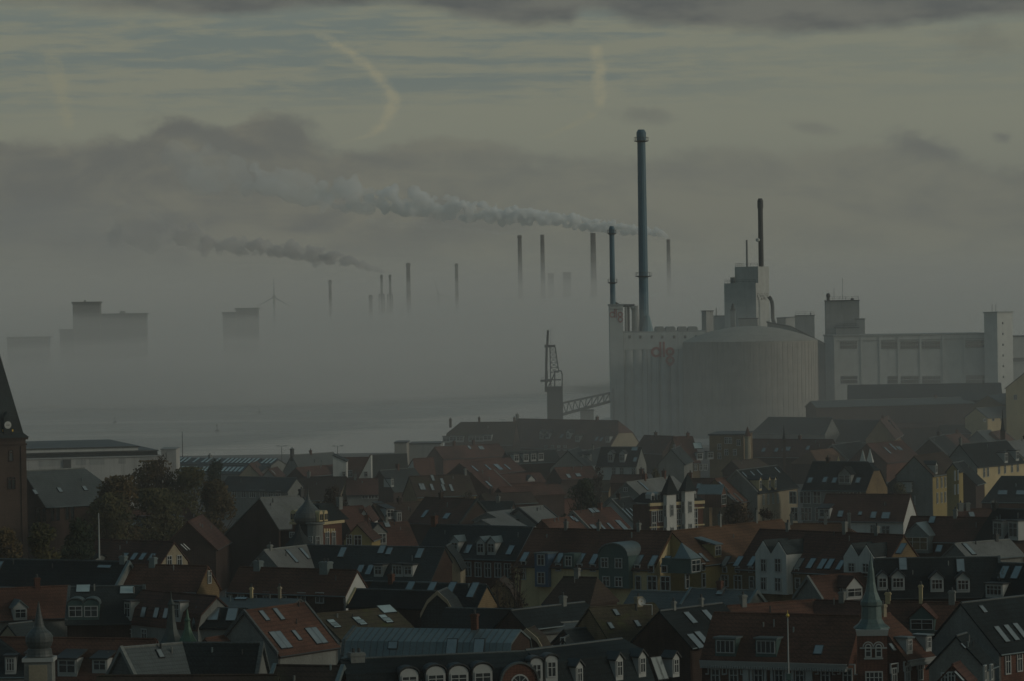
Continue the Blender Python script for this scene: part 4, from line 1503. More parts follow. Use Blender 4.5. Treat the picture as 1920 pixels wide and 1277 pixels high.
H('dark slate roof with four little white framed dormers in a row', (948, 847), (1040, 843), (955, 868), 'slate', 'dbrick', 10, 48,
  dm=[(968, 866, 1.5, 1.7, 'f'), (986, 865, 1.5, 1.7, 'f'), (1000, 864, 1.5, 1.7, 'f'), (1014, 863, 1.5, 1.7, 'f')])
H('house with a broad dull grey plastered gable behind red roofs', (1065, 845), (1085, 838), (1102, 876), 'slate', 'stone', 11, 43)
H('slate roof with two little pointed dormers lit from the right', (1088, 846), (1132, 838), (1120, 874), 'slate', 'stone', 10, 45, dm=[(1092, 868, 1.2, 1.7, 'g'), (1107, 866, 1.2, 1.7, 'g')])
H('white walled house with two pointed white dormers in its dark roof', (1128, 838), (1202, 838), (1134, 872), 'black', 'white', 11.5, 50, gB='stone',
  dm=[(1145, 866, 1.3, 1.9, 'g'), (1167, 866, 1.3, 1.9, 'g')], sk=[(1190, 842, 1.4, 1), (1191, 862)], wn=[(1151, 884, 1, 1.7), (1166, 884, 1, 1.7), (1188, 884, 1, 1.5), (1205, 884, 1, 1.5)])
H('house with a smooth grey pointed gable left of the yellow fronted red roof', (1258, 842), (1275, 836), (1285, 868), 'slate', 'stone', 12, 48)
H('low red roof with a tiny white triangular gable in front', (925, 890), (1012, 886), (930, 905), 'red2', 'brick', 8, 40, dm=[(996, 902, 1.8, .3, 'g')])
H('right facing red roof with small rooflights right of the tiny white triangle', (1040, 877), (1110, 874), (1057, 897), 'red2', 'dbrick', 9, 40, sk=[(1066, 893), (1084, 891, 1.2, 1)], cp='B')
H('low ochre roof beside the dark round tree', (1108, 901), (1146, 901), (1108, 919), 'moss', 'ybrick', 7, 42)
H('dark red roof behind the pale grey sloping roof with one rooflight', (1148, 890), (1212, 890), (1150, 903), 'red2', 'brick', 9, 45, ch=[(.85, .9, 1.2)])
H('red roof with two dormers, one big pale roof hatch and a yellow front', (1262, 819), (1298, 818), (1290, 867), 'red2', 'ybrick', 13, 50,
  sk=[(1308, 836, 2.0, 1.7, 'roof_glass')], dm=[(1312, 862, 1.5, 1.6, 'f'), (1332, 860, 1.5, 1.6, 'f')], wn=[(1304, 877, .9, 1.5), (1314, 876, .9, 1.5), (1323, 876, .9, 1.5)])
H('plain dark red roof before the foot of the silos', (1208, 816), (1263, 818), (1215, 848), 'red2', 'dbrick', 11, 48)
k = Blk(1326, 1394, 1407, 816, 905, 10, 2)
t = thing('town_house', 'flat topped brown brick house with a small pointed corner turret', 'house', k.base)
k.body(MB()).build('wall', M['ybrick'], t)
k.body(MB(), k.zt, k.zt + .35, -.3).build('roof', M['dark'], t)
for px, py in ((1349, 838), (1362, 826), (1369, 826), (1349, 855), (1362, 848), (1378, 848), (1385, 830)):
    a, z = k.front(px, py)
    window(t, k.at(a, -.02, z), -k.dl, k.dr * -1, .9, 1.5)
tb = pt(1402, 835, 904)
tz = pt(1402, 818, 904).z
MB().lathe((tb.x, 904, 2), [(.7, 0), (.7, tz - 2.4), (.85, tz - 2.3), (.85, tz - 2)], 10).build('turret', M['beige'], t)
MB().lathe((tb.x, 904, tz), [(.9, 0), (.6, .6), (.04, 2.3)], 10).build('turret_roof', M['brick'], t)
H('long dull red roof with a row of tiny rooflights right of the brick turret', (1412, 823), (1562, 824), (1415, 855), 'red2', 'dbrick', 11, 45,
  sk=[(1456, 844), (1470, 842), (1474.5, 842), (1479, 842), (1432, 844), (1515, 840)], wn=[])
H('low brown hipped roof above the dark roof with yellow dormers', (1372, 864), (1430, 859), (1384, 882), 'brown', 'dbrick', 9, 40, hB=2)
H('low orange hipped roof with one tiny yellow spike behind the dark roof', (1508, 846), (1562, 841), (1530, 868), 'orange', 'dbrick', 9, 38, hA=3)
H('black roof slope with a thin pale coping behind the two glass pyramids', (1560, 834), (1612, 827), (1602, 868), 'black', 'dbrick', 10, 42, cp='A')
H('red roof with slanting bright rooflights right of the glass pyramids', (1625, 832), (1692, 826), (1668, 866), 'red2', 'brick', 10.5, 40, sk=[(1664, 845, .8, 2.2), (1674, 838, .8, 2.2), (1684, 841, .7, 1.3), (1688, 841, .7, 1.3)])
H('long dark brick factory with a low pale slate roof below the warehouse', (1520, 752), (1815, 744), (1484, 763), 'slate2', 'dbrick', 17, 24, name='factory', cat='factory', oh=.6)
H('low dark factory hall with a wide slate roof right against the warehouse', (1590, 722), (1876, 718), (1545, 752), 'slate', 'dbrick', 21.3, 26, name='factory', cat='factory')
H('dark hipped slate roof with a grey wall strip at the foot of the domed silo', (1423, 782), (1560, 783), (1414, 811), 'slate', 'stone', 13, 48, hA=3)
H('broad black roof with two small bright flat hatches', (1500, 786), (1668, 788), (1498, 826), 'black', 'dbrick', 12, 42, sk=[(1483, 799, 1.1, .9), (1527, 799, 1.1, .9)])
H('house with a tall brown brick gable among dark factory roofs', (1650, 787), (1666, 779), (1678, 822), 'red2', 'ybrick', 13, 52)
H('low red strip of roof over a dark wall right of the brown brick gable', (1672, 795), (1768, 791), (1675, 802), 'red2', 'dbrick', 10, 35)
H('brown gabled workshop with a low pitched roof below the stair tower', (1852, 741), (1900, 736), (1884, 757), 'slate2', 'ybrick', 18.8, 30)
H('grey sloping lean-to roof with a bright gutter at the right edge', (1830, 765), (1932, 760), (1833, 783), 'slate2', 'cream', 15.3, 32, name='workshop', cat='workshop', cpm='trim',
  wn=[(1846, 788, 1, .8, 1, 1), (1862, 787, 1, .8, 1, 1), (1878, 786, 1, .8, 1, 1), (1894, 785, 1, .8, 1, 1), (1912, 784, 1.4, 1, 1, 1)])
H('pale house with a dark verge cut off by the right edge, below the office block', (1934, 688), (1952, 682), (1985, 725), 'slate', 'cream', 28, 38, wgA=[(1904, 745, .9, 1.4)])
H('black roof slope with a pale coping above the grey pointed gable', (1742, 821), (1770, 815), (1784, 851), 'black', 'dbrick', 10, 42, cp='A')
H('dull red roof left of the grey and red pair at right', (1769, 817), (1800, 812), (1796, 836), 'red2', 'dbrick', 9.5, 40)
H('pale slate slope next to a small red roof at the right', (1832, 808), (1857, 806), (1862, 829), 'slate2', 'stone', 10, 40)
H('small red roof between pale slopes at the right', (1858, 810), (1880, 806), (1878, 831), 'red', 'brick', 9.5, 40, cp='B')
H('black roofed hall behind the row of dark roofs at the right edge', (1762, 797), (1930, 793), (1770, 812), 'black', 'dbrick', 10, 38, name='factory', cat='factory')

# ================================================================ middle rows
H('house with a large smooth grey gable, black roof and cream front with two dormers', (1799, 833), (1887, 825), (1841, 873), 'black', 'cream', 15, 48, gA='stone', ch=[(.02, .7, 1.2, 'stone')],
  dm=[(1886, 867, 1.5, 2.0, 'f'), (1907, 863, 1.5, 2.0, 'f')], wn=[(1845, 886, .9, 2), (1852, 885, .9, 2), (1873, 880, .9, 2), (1884, 879, .9, 2), (1897, 877, .9, 2), (1908, 876, .9, 2)])
H('pale grey right facing roof at the right edge beside the cream front', (1888, 828), (1935, 822), (1918, 857), 'grey', 'cream', 14, 42)
H('plain black roof slope falling right from the grey gable to a pale gutter', (1789, 868), (1806, 864), (1838, 905), 'black', 'dbrick', 12, 44)
H('yellow fronted house with a pale grey gable, brown roof and rows of tall windows', (1714, 855), (1769, 848), (1756, 889), 'brown', 'yellow', 16, 44, gA='stone',
  wn=[(1757, 906, .8, 2), (1765, 905, .8, 2), (1772, 904, .8, 2), (1757, 934, .8, 2), (1765, 933, .8, 2), (1772, 932, .8, 2)], dm=[(1755, 888, 1.1, 1.7, 'g')])
H('narrow yellow stair bay with a little slate roof beside the yellow front', (1786, 868), (1794, 866), (1799, 882), 'slate', 'yellow', 15, 50, wn=[(1790, 892, .7, 1.8), (1796, 891, .7, 1.8), (1790, 918, .7, 1.8), (1796, 917, .7, 1.8)])
H('black hipped roof over a low yellow wall, in front of the grey gable', (1682, 888), (1716, 881), (1738, 921), 'black', 'yellow', 12, 42, hA=3, dm=[(1709, 921, 1.5, 1.7, 'f'), (1746, 914, 1.3, 1.6, 'g')],
  wn=[(1716, 938, .8, 1.7), (1727, 936, .8, 1.7), (1737, 934, .8, 1.7), (1747, 940, .8, 1.7)])
H('black roofed house with pale grey rendered front, balcony windows and one white dormer', (1525, 865), (1643, 866), (1486, 916), 'black', 'stone', 16, 46, gB='ybrick', hB=1.6, kB=.3,
  sk=[(1519, 901), (1547, 900), (1565, 901), (1609, 901)], dm=[(1584, 908, 2.4, 1.8, 'g', 'stone', 'black')],
  wn=[(1487, 933, 1.4, 2.2, 2, 2), (1510, 933, 2.2, 2.2, 3, 2), (1532, 933, 1.6, 2.2), (1581, 933, 1.4, 2.2), (1604, 933, 2.2, 2.2, 3, 2), (1490, 964, 1.4, 2.4), (1512, 964, 2.2, 2.4, 3, 2), (1535, 964, 1.4, 2.4)])
H('black roof with three pointed yellow dormers and a beige front', (1381, 882), (1457, 872), (1422, 922), 'black', 'beige', 14.5, 44, gA='stone', cp='A',
  sk=[(1396, 891, .6, 1.4), (1411, 889, .6, 1.4), (1424, 887, .6, 1.6), (1457, 882, .6, 1.4)], dm=[(1425, 919, 1.2, 1.9, 'g', 'cream'), (1442, 918, 1.2, 1.9, 'g', 'cream'), (1453, 917, .9, 1.9, 'g', 'cream')],
  wn=[(1431, 937, .8, 1.9), (1440, 936, .8, 1.9), (1449, 935, .8, 1.9), (1458, 934, .8, 1.9)])
H('red brown roof with bright rooflights and a teal edged gable dormer', (1340, 898), (1381, 891), (1385, 940), 'red', 'ybrick', 13, 42,
  sk=[(1356, 912, .8, 2.2), (1379, 909, .8, 2.2), (1371, 935, .8, 2.2), (1376, 935, .8, 2.2), (1384, 933, .8, 2.2), (1396, 931, 1.3, 2.0)], dm=[(1356, 949, 3.0, 2.2, 'g', 'brick', 'zinc')])
H('dark red roof right of the pointed twin turrets', (1286, 897), (1341, 897), (1300, 940), 'red2', 'ybrick', 13, 42, sk=[(1311, 912)])
H('pale grey sloping roof with a big grey gable, left of the twin turrets', (1174, 904), (1262, 893), (1222, 945), 'grey', 'stone', 14, 40, gA='stone', sk=[(1206, 911, .8, 2.4), (1257, 907, .8, 2.0)], ch=[(.38, .8, 1.1), (.8, .8, 1.2)], wgA=[(1173, 918, .8, .8)])
# twin turret house
k = Blk(1214, 1219, 1312, 948, 622, 58, 2)
k.W = 5.0
t = thing('turret_house', 'red brick house with white bands and two white corner bays under dark pointed spires', 'house', k.base)
k.body(MB()).build('wall', M['brick'], t)
mb = MB()
for dz0, hh, pr_ in ((-.1, .5, .3), (-.85, .2, .14), (-3.6, .22, .12), (-6.6, .22, .12)):
    k.sbox(mb, -.2, k.D + .2, k.zt + dz0, k.zt + dz0 + hh, pr_, .1)
mb.build('cornice', M['cream'], t)
mb = MB()
zz = 1.9
mb.hexa([k.at(-.2, -.2, k.zt + .41), k.at(k.W + .2, -.2, k.zt + .41), k.at(k.W + .2, k.D + .2, k.zt + .41), k.at(-.2, k.D + .2, k.zt + .41)],
        [k.at(1.6, 1.2, k.zt + zz), k.at(k.W - 1.2, 1.2, k.zt + zz), k.at(k.W - 1.2, k.D - 1.2, k.zt + zz), k.at(1.6, k.D - 1.2, k.zt + zz)])
mb.build('roof', M['black'], t)
def sidewin(px, py, w=.95, h=1.9, **kw):
    b_, z = k.side(px, py)
    window(t, k.at(-.02, b_, z), k.dr, -k.dl, w, h, **kw)
for px, py in ((1226, 969), (1238, 968), (1226, 992), (1272, 964), (1303, 962), (1303, 982), (1272, 985)):
    sidewin(px, py)
for (xl, xc, xr, yt, apex) in ((1238, 1250, 1262, 927.5, (1247.5, 889)), (1272, 1284.5, 1296, 921, (1282, 887))):
    Yt_ = (k.C + k.dr * plan_hit(xc, k.C, k.dr)).y - 1.5
    tb = Blk(xl, xc, xr, yt, Yt_, 42, 2)
    tb.body(MB()).build('corner_bay', M['white'], t)
    tp = pt(apex[0], apex[1], tb.C.y + 1)
    ctr = tb.at(tb.W / 2, tb.D / 2, tb.zt)
    MB().add([tb.at(-.35, -.35, tb.zt + .004), tb.at(tb.W + .35, -.35, tb.zt + .004), tb.at(tb.W + .35, tb.D + .35, tb.zt + .004), tb.at(-.35, tb.D + .35, tb.zt + .004), Vector((ctr.x, ctr.y, tp.z))],
             [(0, 1, 2, 3), (0, 1, 4), (1, 2, 4), (2, 3, 4), (3, 0, 4)]).build('spire', M['black'], t)
    for dz0 in (-2.6, -6.2, -9.5):
        window(t, tb.at(-.02, tb.D / 2, tb.zt + dz0), tb.dr, -tb.dl, .8, 1.9)
        window(t, tb.at(tb.W / 2, -.02, tb.zt + dz0), -tb.dl, -tb.dr, .7, 1.9)
for px, py in ((1226, 937), (1237, 935), (1271, 931), (1304, 926)):
    b_, z = k.side(px, py)
    c_ = k.at(.6, b_, z)
    mb = MB()
    c_.z = k.zt + 1.1
    mb.obox(c_ + k.dl * .5, k.dr, k.dl, UP, .34, .8, .6)
    mb.prism([c_ + k.dr * -.45 + UP * .61 - k.dl * .35, c_ + k.dr * .45 + UP * .61 - k.dl * .35, c_ + UP * 1.0 - k.dl * .35], k.dl * 1.6)
    d_ = mb.build('dormer', M['trim'], t)
    MB().obox(c_ - k.dl * .32, k.dr, k.dl, UP, .2, .03, .45).build('pane', M['glass'], d_)

H('black roof slope with five slim rooflights over a short white wall', (1147, 936), (1180, 931), (1188, 980), 'black', 'white', 12, 44, cp='A',
  sk=[(1174, 963, .55, 2.2), (1181, 963, .55, 2.2), (1188.5, 962, .55, 2.2), (1195.5, 961, .55, 2.2), (1202.5, 960, .55, 2.2)], wn=[(1195, 987, 1, 1.4), (1207, 986, .9, .9), (1214, 985, .9, .9)])
H('dark red roof with pale coping and bright rooflights along its foot', (1075, 959), (1145, 951), (1108, 997), 'red2', 'dbrick', 12, 42, cp='A',
  sk=[(1109, 958, 1.2, 1.0), (1117, 957, 1.2, 1.0), (1110, 988, .7, .9), (1114, 988, .7, .9), (1129, 988, .7, 1.6), (1144, 987, .7, 1.4), (1163, 985, .7, 2.2), (1167.5, 985, .7, 2.2)])
H('orange red roof corner left of the dark red roof with pale coping', (1016, 975), (1076, 968), (1037, 998), 'red', 'brick', 11.5, 40, sk=[(1073, 972, .9, .9), (1079, 975, .9, .9)])
H('upper left one of three flat pale grey roofs in steps', (913, 960), (972, 953), (919, 976), 'grey', 'stone', 11, 25, ridge=False)
H('lower middle one of three flat pale grey roofs in steps', (903, 974), (954, 968), (966, 986), 'grey', 'stone', 10.5, 25, ridge=False)
H('right hand and largest one of three pale grey roofs in steps', (973, 952), (1018, 948), (1002, 985), 'grey', 'stone', 11.5, 33, cp='AB', cpm='dark')
H('long dull red roof with a dark right verge above the slate house with three dormers', (797, 932), (893, 936), (778, 978), 'red2', 'dbrick', 13, 44, cp='B', cpm='slate', sk=[(757 + 40, 964, .8, 1.6), (838, 968, 1.2, 1.2)])
H('plain dark slate roof between the dull red roof and the pale steps', (898, 940), (962, 940), (878, 986), 'slate', 'dbrick', 12, 42)
H('dark roof with seven slim rooflights and a yellow right gable', (768, 893), (878, 889), (762, 931), 'brown', 'ybrick', 12, 47, gB='yellow',
  sk=[(811, 896.5, .6, 1.5), (829, 903, .6, 1.5), (789, 913, .6, 1.6), (793.5, 913, .6, 1.6), (810, 914, .6, 1.6), (831, 914.5, .6, 1.7), (846, 915, .6, 1.7)], ch=[(.95, .6, 1.1, 'stone')])
H('dark red right facing roof with one square rooflight behind the yellow gable', (884, 887), (925, 881), (938, 924), 'red2', 'brick', 11.5, 42, sk=[(916, 908, 1.1, 1.7)], cp='B')
H('low red roof behind the pale grey steps', (935, 914), (1046, 908), (940, 930), 'red2', 'dbrick', 9, 38)
H('long low brown roof above the three pale grey steps', (903, 926), (995, 922), (900, 945), 'brown', 'dbrick', 9, 38)
H('low orange brown roof left of the dark round tree', (1000, 890 + 22), (1062, 908), (1008, 934), 'brown', 'brick', 8, 38)
H('yellow gable with a round hole near its top, left of a pair of yellow gables', (670, 983), (692, 976), (694, 1012), 'red2', 'yellow', 12, 46, wgA=[(671, 1013, 1.2, 1.6), (655, 1012, .9, 1.5)])
H('red roof with a yellow right gable and one grey gabled dormer', (698, 981), (764, 978), (702, 1024), 'red2', 'ybrick', 11.5, 46, gB='yellow', dm=[(709, 1022, 2.8, 1.9, 'g', 'stone', 'slate', 4)], sk=[(725, 983)], ch=[(.4, .5, .8, 'stone')])
H('small plain white pointed gable above the yellow gables', (682, 954), (694, 948), (698, 974), 'red2', 'white', 12, 55)
H('dull red roof left behind the white pointed gable', (632, 951), (680, 948), (618, 1000), 'red2', 'dbrick', 12.5, 46, ch=[(.1, 1.0, 1.6, 'stone')])
H('dark roof with small dormers right behind the white pointed gable', (700, 945), (790, 940), (700, 985), 'brown', 'dbrick', 11.5, 44, dm=[(748, 980, 1.0, 1.8, 'f'), (731, 972, 1.6, 1.6, 's')], sk=[(786, 962), (797, 965)])
H('pale grey metal roof with a huge dark brick left gable, behind the onion dome', (488, 933), (566, 929), (550, 988), 'grey', 'brick', 16, 41, gA='dbrick', wb=15, pb=30, cp='B', cpm='dark', ch=[(.99, .9, 1.0, 'dark')])
# corner house with onion dome
k = Blk(541, 604, 634, 984, 562, 30, 2)
t = thing('corner_house', 'brick corner house with white dormers, a white round bay and a ribbed grey onion dome', 'house', k.base)
k.body(MB()).build('wall', M['brick'], t)
mb = MB()
k.body(mb, k.zt, k.zt + .4, -.3)
mb.build('cornice', M['cream'], t)
mb = MB()
mb.hexa([k.at(-.1, -.1, k.zt + .405), k.at(k.W, -.1, k.zt + .405), k.at(k.W, k.D + 2, k.zt + .405), k.at(-.1, k.D + 2, k.zt + .405)],
        [k.at(1.6, 1.6, k.zt + 2.8), k.at(k.W - 1, 1.6, k.zt + 2.8), k.at(k.W - 1, k.D, k.zt + 2.8), k.at(1.6, k.D, k.zt + 2.8)])
mb.build('roof', M['black'], t)
db = pt(591, 990, k.C.y - .6)
MB().lathe((db.x, db.y, 4), [(1.15, 0), (1.15, db.z - 4 + .5), (1.4, db.z - 4 + .6), (1.4, db.z - 4 + .8)], 16).build('round_bay', M['stone'], t)
for ang in (.35, -.55):
    n_ = Vector((math.sin(ang), -math.cos(ang), 0))
    for dz_ in (-1.9, -4.6):
        window(t, Vector((db.x, db.y, db.z + dz_)) + n_ * 1.13, Vector((n_.y, -n_.x, 0)) * -1, n_, .7, 1.6)
dd = pt(578, 975, k.C.y + 1.2)
kk2 = k.C.y / FPX
prof = [(1.70, 0), (2.05, .5), (2.1, 1.0), (1.85, 1.7), (1.35, 2.3), (.75, 2.9), (.35, 3.5), (.12, 4.3), (.03, 5.6)]
MB().lathe(dd - UP * .6, prof, 20).build('onion_dome', M['slate2'], t)
MB().lathe(dd - UP * 2.2, [(1.9, 0), (1.9, 1.3), (1.72, 1.6)], 20).build('dome_drum', M['black'], t)
def cwin(face, px, py, w, h, **kw):
    if face == 'f':
        a, z = k.front(px, py)
        window(t, k.at(a, -.02, z), -k.dl, -k.dr, w, h, **kw)
    else:
        b_, z = k.side(px, py)
        window(t, k.at(-.02, b_, z), k.dr, -k.dl, w, h, **kw)
for f in (('s', 613, 1011, 1.0, 2.2), ('s', 625, 1010, 1.0, 2.2), ('f', 548, 1003, .9, .9)):
    cwin(*f)
for i in range(5):
    b_, z = k.side(608 + i * 4.4, 995)
    MB().obox(k.at(-.05, b_, z), k.dr, k.dl, UP, .18, .06, .3).build('trim_block', M['cream'], t)
for face, px, py in (('f', 550, 980), ('f', 561, 979), ('s', 602, 977), ('s', 611, 975)):
    if face == 'f':
        a, z = k.front(px, py)
        c_, uu, nn_ = k.at(a, .15, z), -k.dl, -k.dr
    else:
        b_, z = k.side(px, py)
        c_, uu, nn_ = k.at(.15, b_, z), k.dr, -k.dl
    c_.z = k.zt + .5
    mb = MB()
    mb.hexa([c_ + uu * x + nn_ * y for x, y in ((-.48, .2), (.48, .2), (.48, -1), (-.48, -1))], [c_ + uu * x + nn_ * y + UP * 1.1 for x, y in ((-.48, .2), (.48, .2), (.48, -1), (-.48, -1))])
    mb.prism([c_ + UP * (1.102 + math.sin(a_) * .46) + uu * math.cos(a_) * .48 + nn_ * .2 for a_ in [math.pi * q_ / 8 for q_ in range(9)]], nn_ * -1.2)
    d_ = mb.build('dormer', M['cream'], t)
    mb = MB()
    for s_ in (-.22, .22):
        mb.obox(c_ + uu * s_ + nn_ * .22 + UP * .62, uu, nn_, UP, .15, .03, .42)
    mb.build('pane', M['glass'], d_)
cb_ = pt(561, 1020, 540)
t = thing('pointed_roof', 'dark pointed turret roof standing in front of the onion dome', 'turret', (cb_.x, 540, 2))
MB().lathe((cb_.x, 540, 2), [(1.75, 0), (1.75, cb_.z - 2)], 8).build('wall', M['dbrick'], t)
zt = pt(561, 982, 540).z
MB().lathe((cb_.x, 540, cb_.z), [(2.1, -.1), (1.7, .3), (.7, (zt - cb_.z) * .5), (.35, (zt - cb_.z) * .72), (.05, zt - cb_.z)], 8).build('roof', M['slate'], t)

H('pale grey roof with two bright rooflights, at the left end of the long slate roof', (495, 1031), (574, 1022), (528, 1068), 'grey', 'stone', 13, 44, gA='stone', sk=[(547, 1043, .7, 2.3), (571, 1038, .7, 2.0)], ch=[(.14, .7, .6, 'stone')])
H('very long dark slate roof with small dormers along its foot', (575, 1022), (833, 1026), (577, 1082), 'slate', 'dbrick', 13, 44,
  sk=[(642, 1036, .9, 1.7), (716, 1031, .9, 1.4), (730, 1034, .8, 1.2), (787, 1038, .9, 1.7), (676, 1067, .8, 1.3), (693, 1069, .8, 1.7)], dm=[(710, 1080, 1.3, 1.4, 'f'), (746, 1080, 1.6, 1.5, 'f', None, None, 3), (766, 1080, 1.3, 1.4, 'f')])
H('beige shouldered gable without windows before the brick house with three dormers', (836, 1024), (846, 1018), (873, 1058), 'slate', 'beige', 13, 52, brk=(861, 1041), pl=62)
H('brick house with a dark slate roof, three little dormers and five tall windows', (811, 983), (1001, 988), (855, 1043), 'slate', 'brick', 15, 46, cp='B',
  dm=[(853, 1037, 1.3, 1.6, 'g', None, 'zinc'), (902, 1039, 1.3, 1.6, 'g', None, 'zinc'), (922, 1039, 1.3, 1.6, 'g', None, 'zinc')], sk=[(878, 1030, .9, 1.5), (957, 1032, .9, 1.6)],
  wn=[(878, 1067, 1.1, 2.0), (897, 1068, 1.1, 2.0), (915, 1069, 1.1, 2.0), (934, 1069, 1.1, 2.0), (952, 1070, 1.1, 2.0)], ch=[(.02, 1.0, 1.2)])

# ================================================================ the long red row with its bays
rh = H('long red roofed row with cream walls, a blue bay and a big arched green dormer', (1001, 990), (1258, 996), (975, 1058), 'red', 'cream', 15, 43, cp='B', cpm='orange', og=.05,
       sk=[(984, 1045, .9, 1.7), (1049, 1047, .9, 1.8), (1089, 1048, .9, 1.8), (1114, 1049, .9, 1.8), (1198, 1051, .9, 1.8), (1225, 1052, .9, 1.8), (1249, 1053, .9, 1.8)],
       wn=[(982, 1058, .8, .9, 1, 1), (982, 1076, .8, 1.6), (1047, 1064, .9, 1.0, 1, 1), (1087, 1064, .9, 1.0, 1, 1), (1112, 1065, .9, 1.0, 1, 1), (1195, 1066, .9, 1, 1, 1), (1221, 1067, .9, 1, 1, 1), (1246, 1067, .9, 1, 1, 1),
           (1197, 1093, .9, 1.9, 1), (1223, 1093, 1.5, 1.9), (1248, 1094, 1.5, 1.9)],
       ch=[(.24, .6, 1.0, 'stone'), (.48, .6, 1.0, 'stone'), (.77, .6, 1.0, 'stone')])


def wallbay(h, x0, x1, y0, y1, mat, out_=.7, name='bay', roof='zinc'):
    """box projecting from the front wall between two pixel corners"""
    a = ptplane(x0, y1, h.RA + h.n * (h.wf + out_), h.n)
    b_ = ptplane(x1, y0, h.RA + h.n * (h.wf + out_), h.n)
    ua, ub = (a - h.RA).dot(h.u), (b_ - h.RA).dot(h.u)
    z0, z1 = a.z, b_.z
    P = lambda q_, w, z: Vector((h.RA.x, h.RA.y, 0)) + h.u * q_ + h.n * w + UP * z
    mb = MB()
    bk = h.wf - 3.5
    mb.hexa([P(ua, h.wf + out_, z0), P(ub, h.wf + out_, z0), P(ub, bk, z0), P(ua, bk, z0)], [P(ua, h.wf + out_, z1), P(ub, h.wf + out_, z1), P(ub, bk, z1), P(ua, bk, z1)])
    o = mb.build(name, M[mat], h.t)
    return o, ua, ub, z0, z1, P


def baywin(h, o, px, py, w, hh, cols=2, rows=2, out_=.7):
    c = ptplane(px, py, h.RA + h.n * (h.wf + out_ + .01), h.n)
    f = window(o, c, h.u, h.n, w, hh, cols, rows)
    return f


o, ua, ub, z0, z1, P = wallbay(rh, 1003, 1027, 1039, 1100, 'bluepaint')
baywin(rh, o, 1014.5, 1050, 1.2, 1.5)
baywin(rh, o, 1015, 1084, 1.2, 1.6)
MB().hexa([P(ua - .1, rh.wf + .85, z1 + .004), P(ub + .1, rh.wf + .85, z1 + .004), P(ub + .1, rh.wf - 3.5, z1 + .004), P(ua - .1, rh.wf - 3.5, z1 + .004)],
          [P(ua - .1, rh.wf + .85, z1 + .16), P(ub + .1, rh.wf + .85, z1 + .16), P(ub + .1, rh.wf - 3.5, z1 + .16), P(ua - .1, rh.wf - 3.5, z1 + .16)]).build('bay_roof', M['zinc'], o)
o, ua, ub, z0, z1, P = wallbay(rh, 1056, 1076, 1038, 1066, 'greenpaint', .3)
baywin(rh, o, 1066, 1052, 1.05, 1.4, out_=.3)
o, ua, ub, z0, z1, P = wallbay(rh, 1123, 1178, 1043, 1102, 'greenpaint', 1.0, 'arched_dormer')
mid, hw = (ua + ub) / 2, (ub - ua) / 2
arc = [(mid + hw * math.cos(a), z1 + .004 + 1.55 * math.sin(a)) for a in [math.pi * q_ / 12 for q_ in range(13)]]
MB().prism([P(x, rh.wf + 1.0, z) for x, z in arc], rh.n * -5).build('front', M['greenpaint'], o)
mb = MB()
for (x0, za), (x1, zb_) in zip(arc, arc[1:]):
    mb.prism([P(x0, rh.wf + 1.2, za + .02), P(x1, rh.wf + 1.2, zb_ + .02), P(x1, rh.wf + 1.2, zb_ + .16), P(x0, rh.wf + 1.2, za + .16)], rh.n * -6.2)
mb.build('barrel_roof', M['zinc'], o)
for px, py in ((1134, 1055), (1160, 1056), (1137, 1090), (1160, 1091)):
    baywin(rh, o, px, py, 1.15, 1.35, out_=1.0)

r2 = H('orange roofed corner wing with yellow walls and a glazed bay under a zinc cap', (1258, 996), (1466, 974), (1300, 1059), 'orange', 'yellow', 15, 40, ridge=True, og=.0,
       sk=[(1283, 1047, .7, 1.7), (1319, 1046, .7, 1.6)], wn=[(1289, 1064, .9, 1, 1, 1), (1318, 1063, .9, 1, 1, 1), (1288, 1090, .9, 1.9, 1), (1319, 1088, .9, 1.9, 1)],
       dm=[(1345, 1044, 1.6, 1.6, 's', 'yellow', 'zinc')], ch=[(.43, .5, 1.6, 'stone'), (.76, .5, 1.6, 'stone')])
o, ua, ub, z0, z1, P = wallbay(r2, 1295, 1313, 1046, 1076, 'greenpaint', .9, 'glazed_bay')
baywin(r2, o, 1304, 1061, max(1.0, (ub - ua) - .2), z1 - z0 - .3, 2, 2, out_=.9)
mid = (ua + ub) / 2
MB().add([P(ua - .2, r2.wf + 1.1, z1 + .01), P(ub + .2, r2.wf + 1.1, z1 + .01), P(ub + .2, r2.wf - 1.5, z1 + .01), P(ua - .2, r2.wf - 1.5, z1 + .01), P(mid, r2.wf - 1.2, z1 + 2.0)],
         [(0, 1, 2, 3), (0, 1, 4), (1, 2, 4), (2, 3, 4), (3, 0, 4)]).build('cap', M['zinc'], o)
H('low orange hipped roof behind the red row, with small chimneys', (1470, 982), (1612, 981), (1480, 1004), 'orange', 'ybrick', 12.5, 40, hB=2.5, ch=[(.1, .6, 1.4, 'stone'), (.55, .6, 1.5, 'stone'), (.86, .6, 1.5, 'stone')])
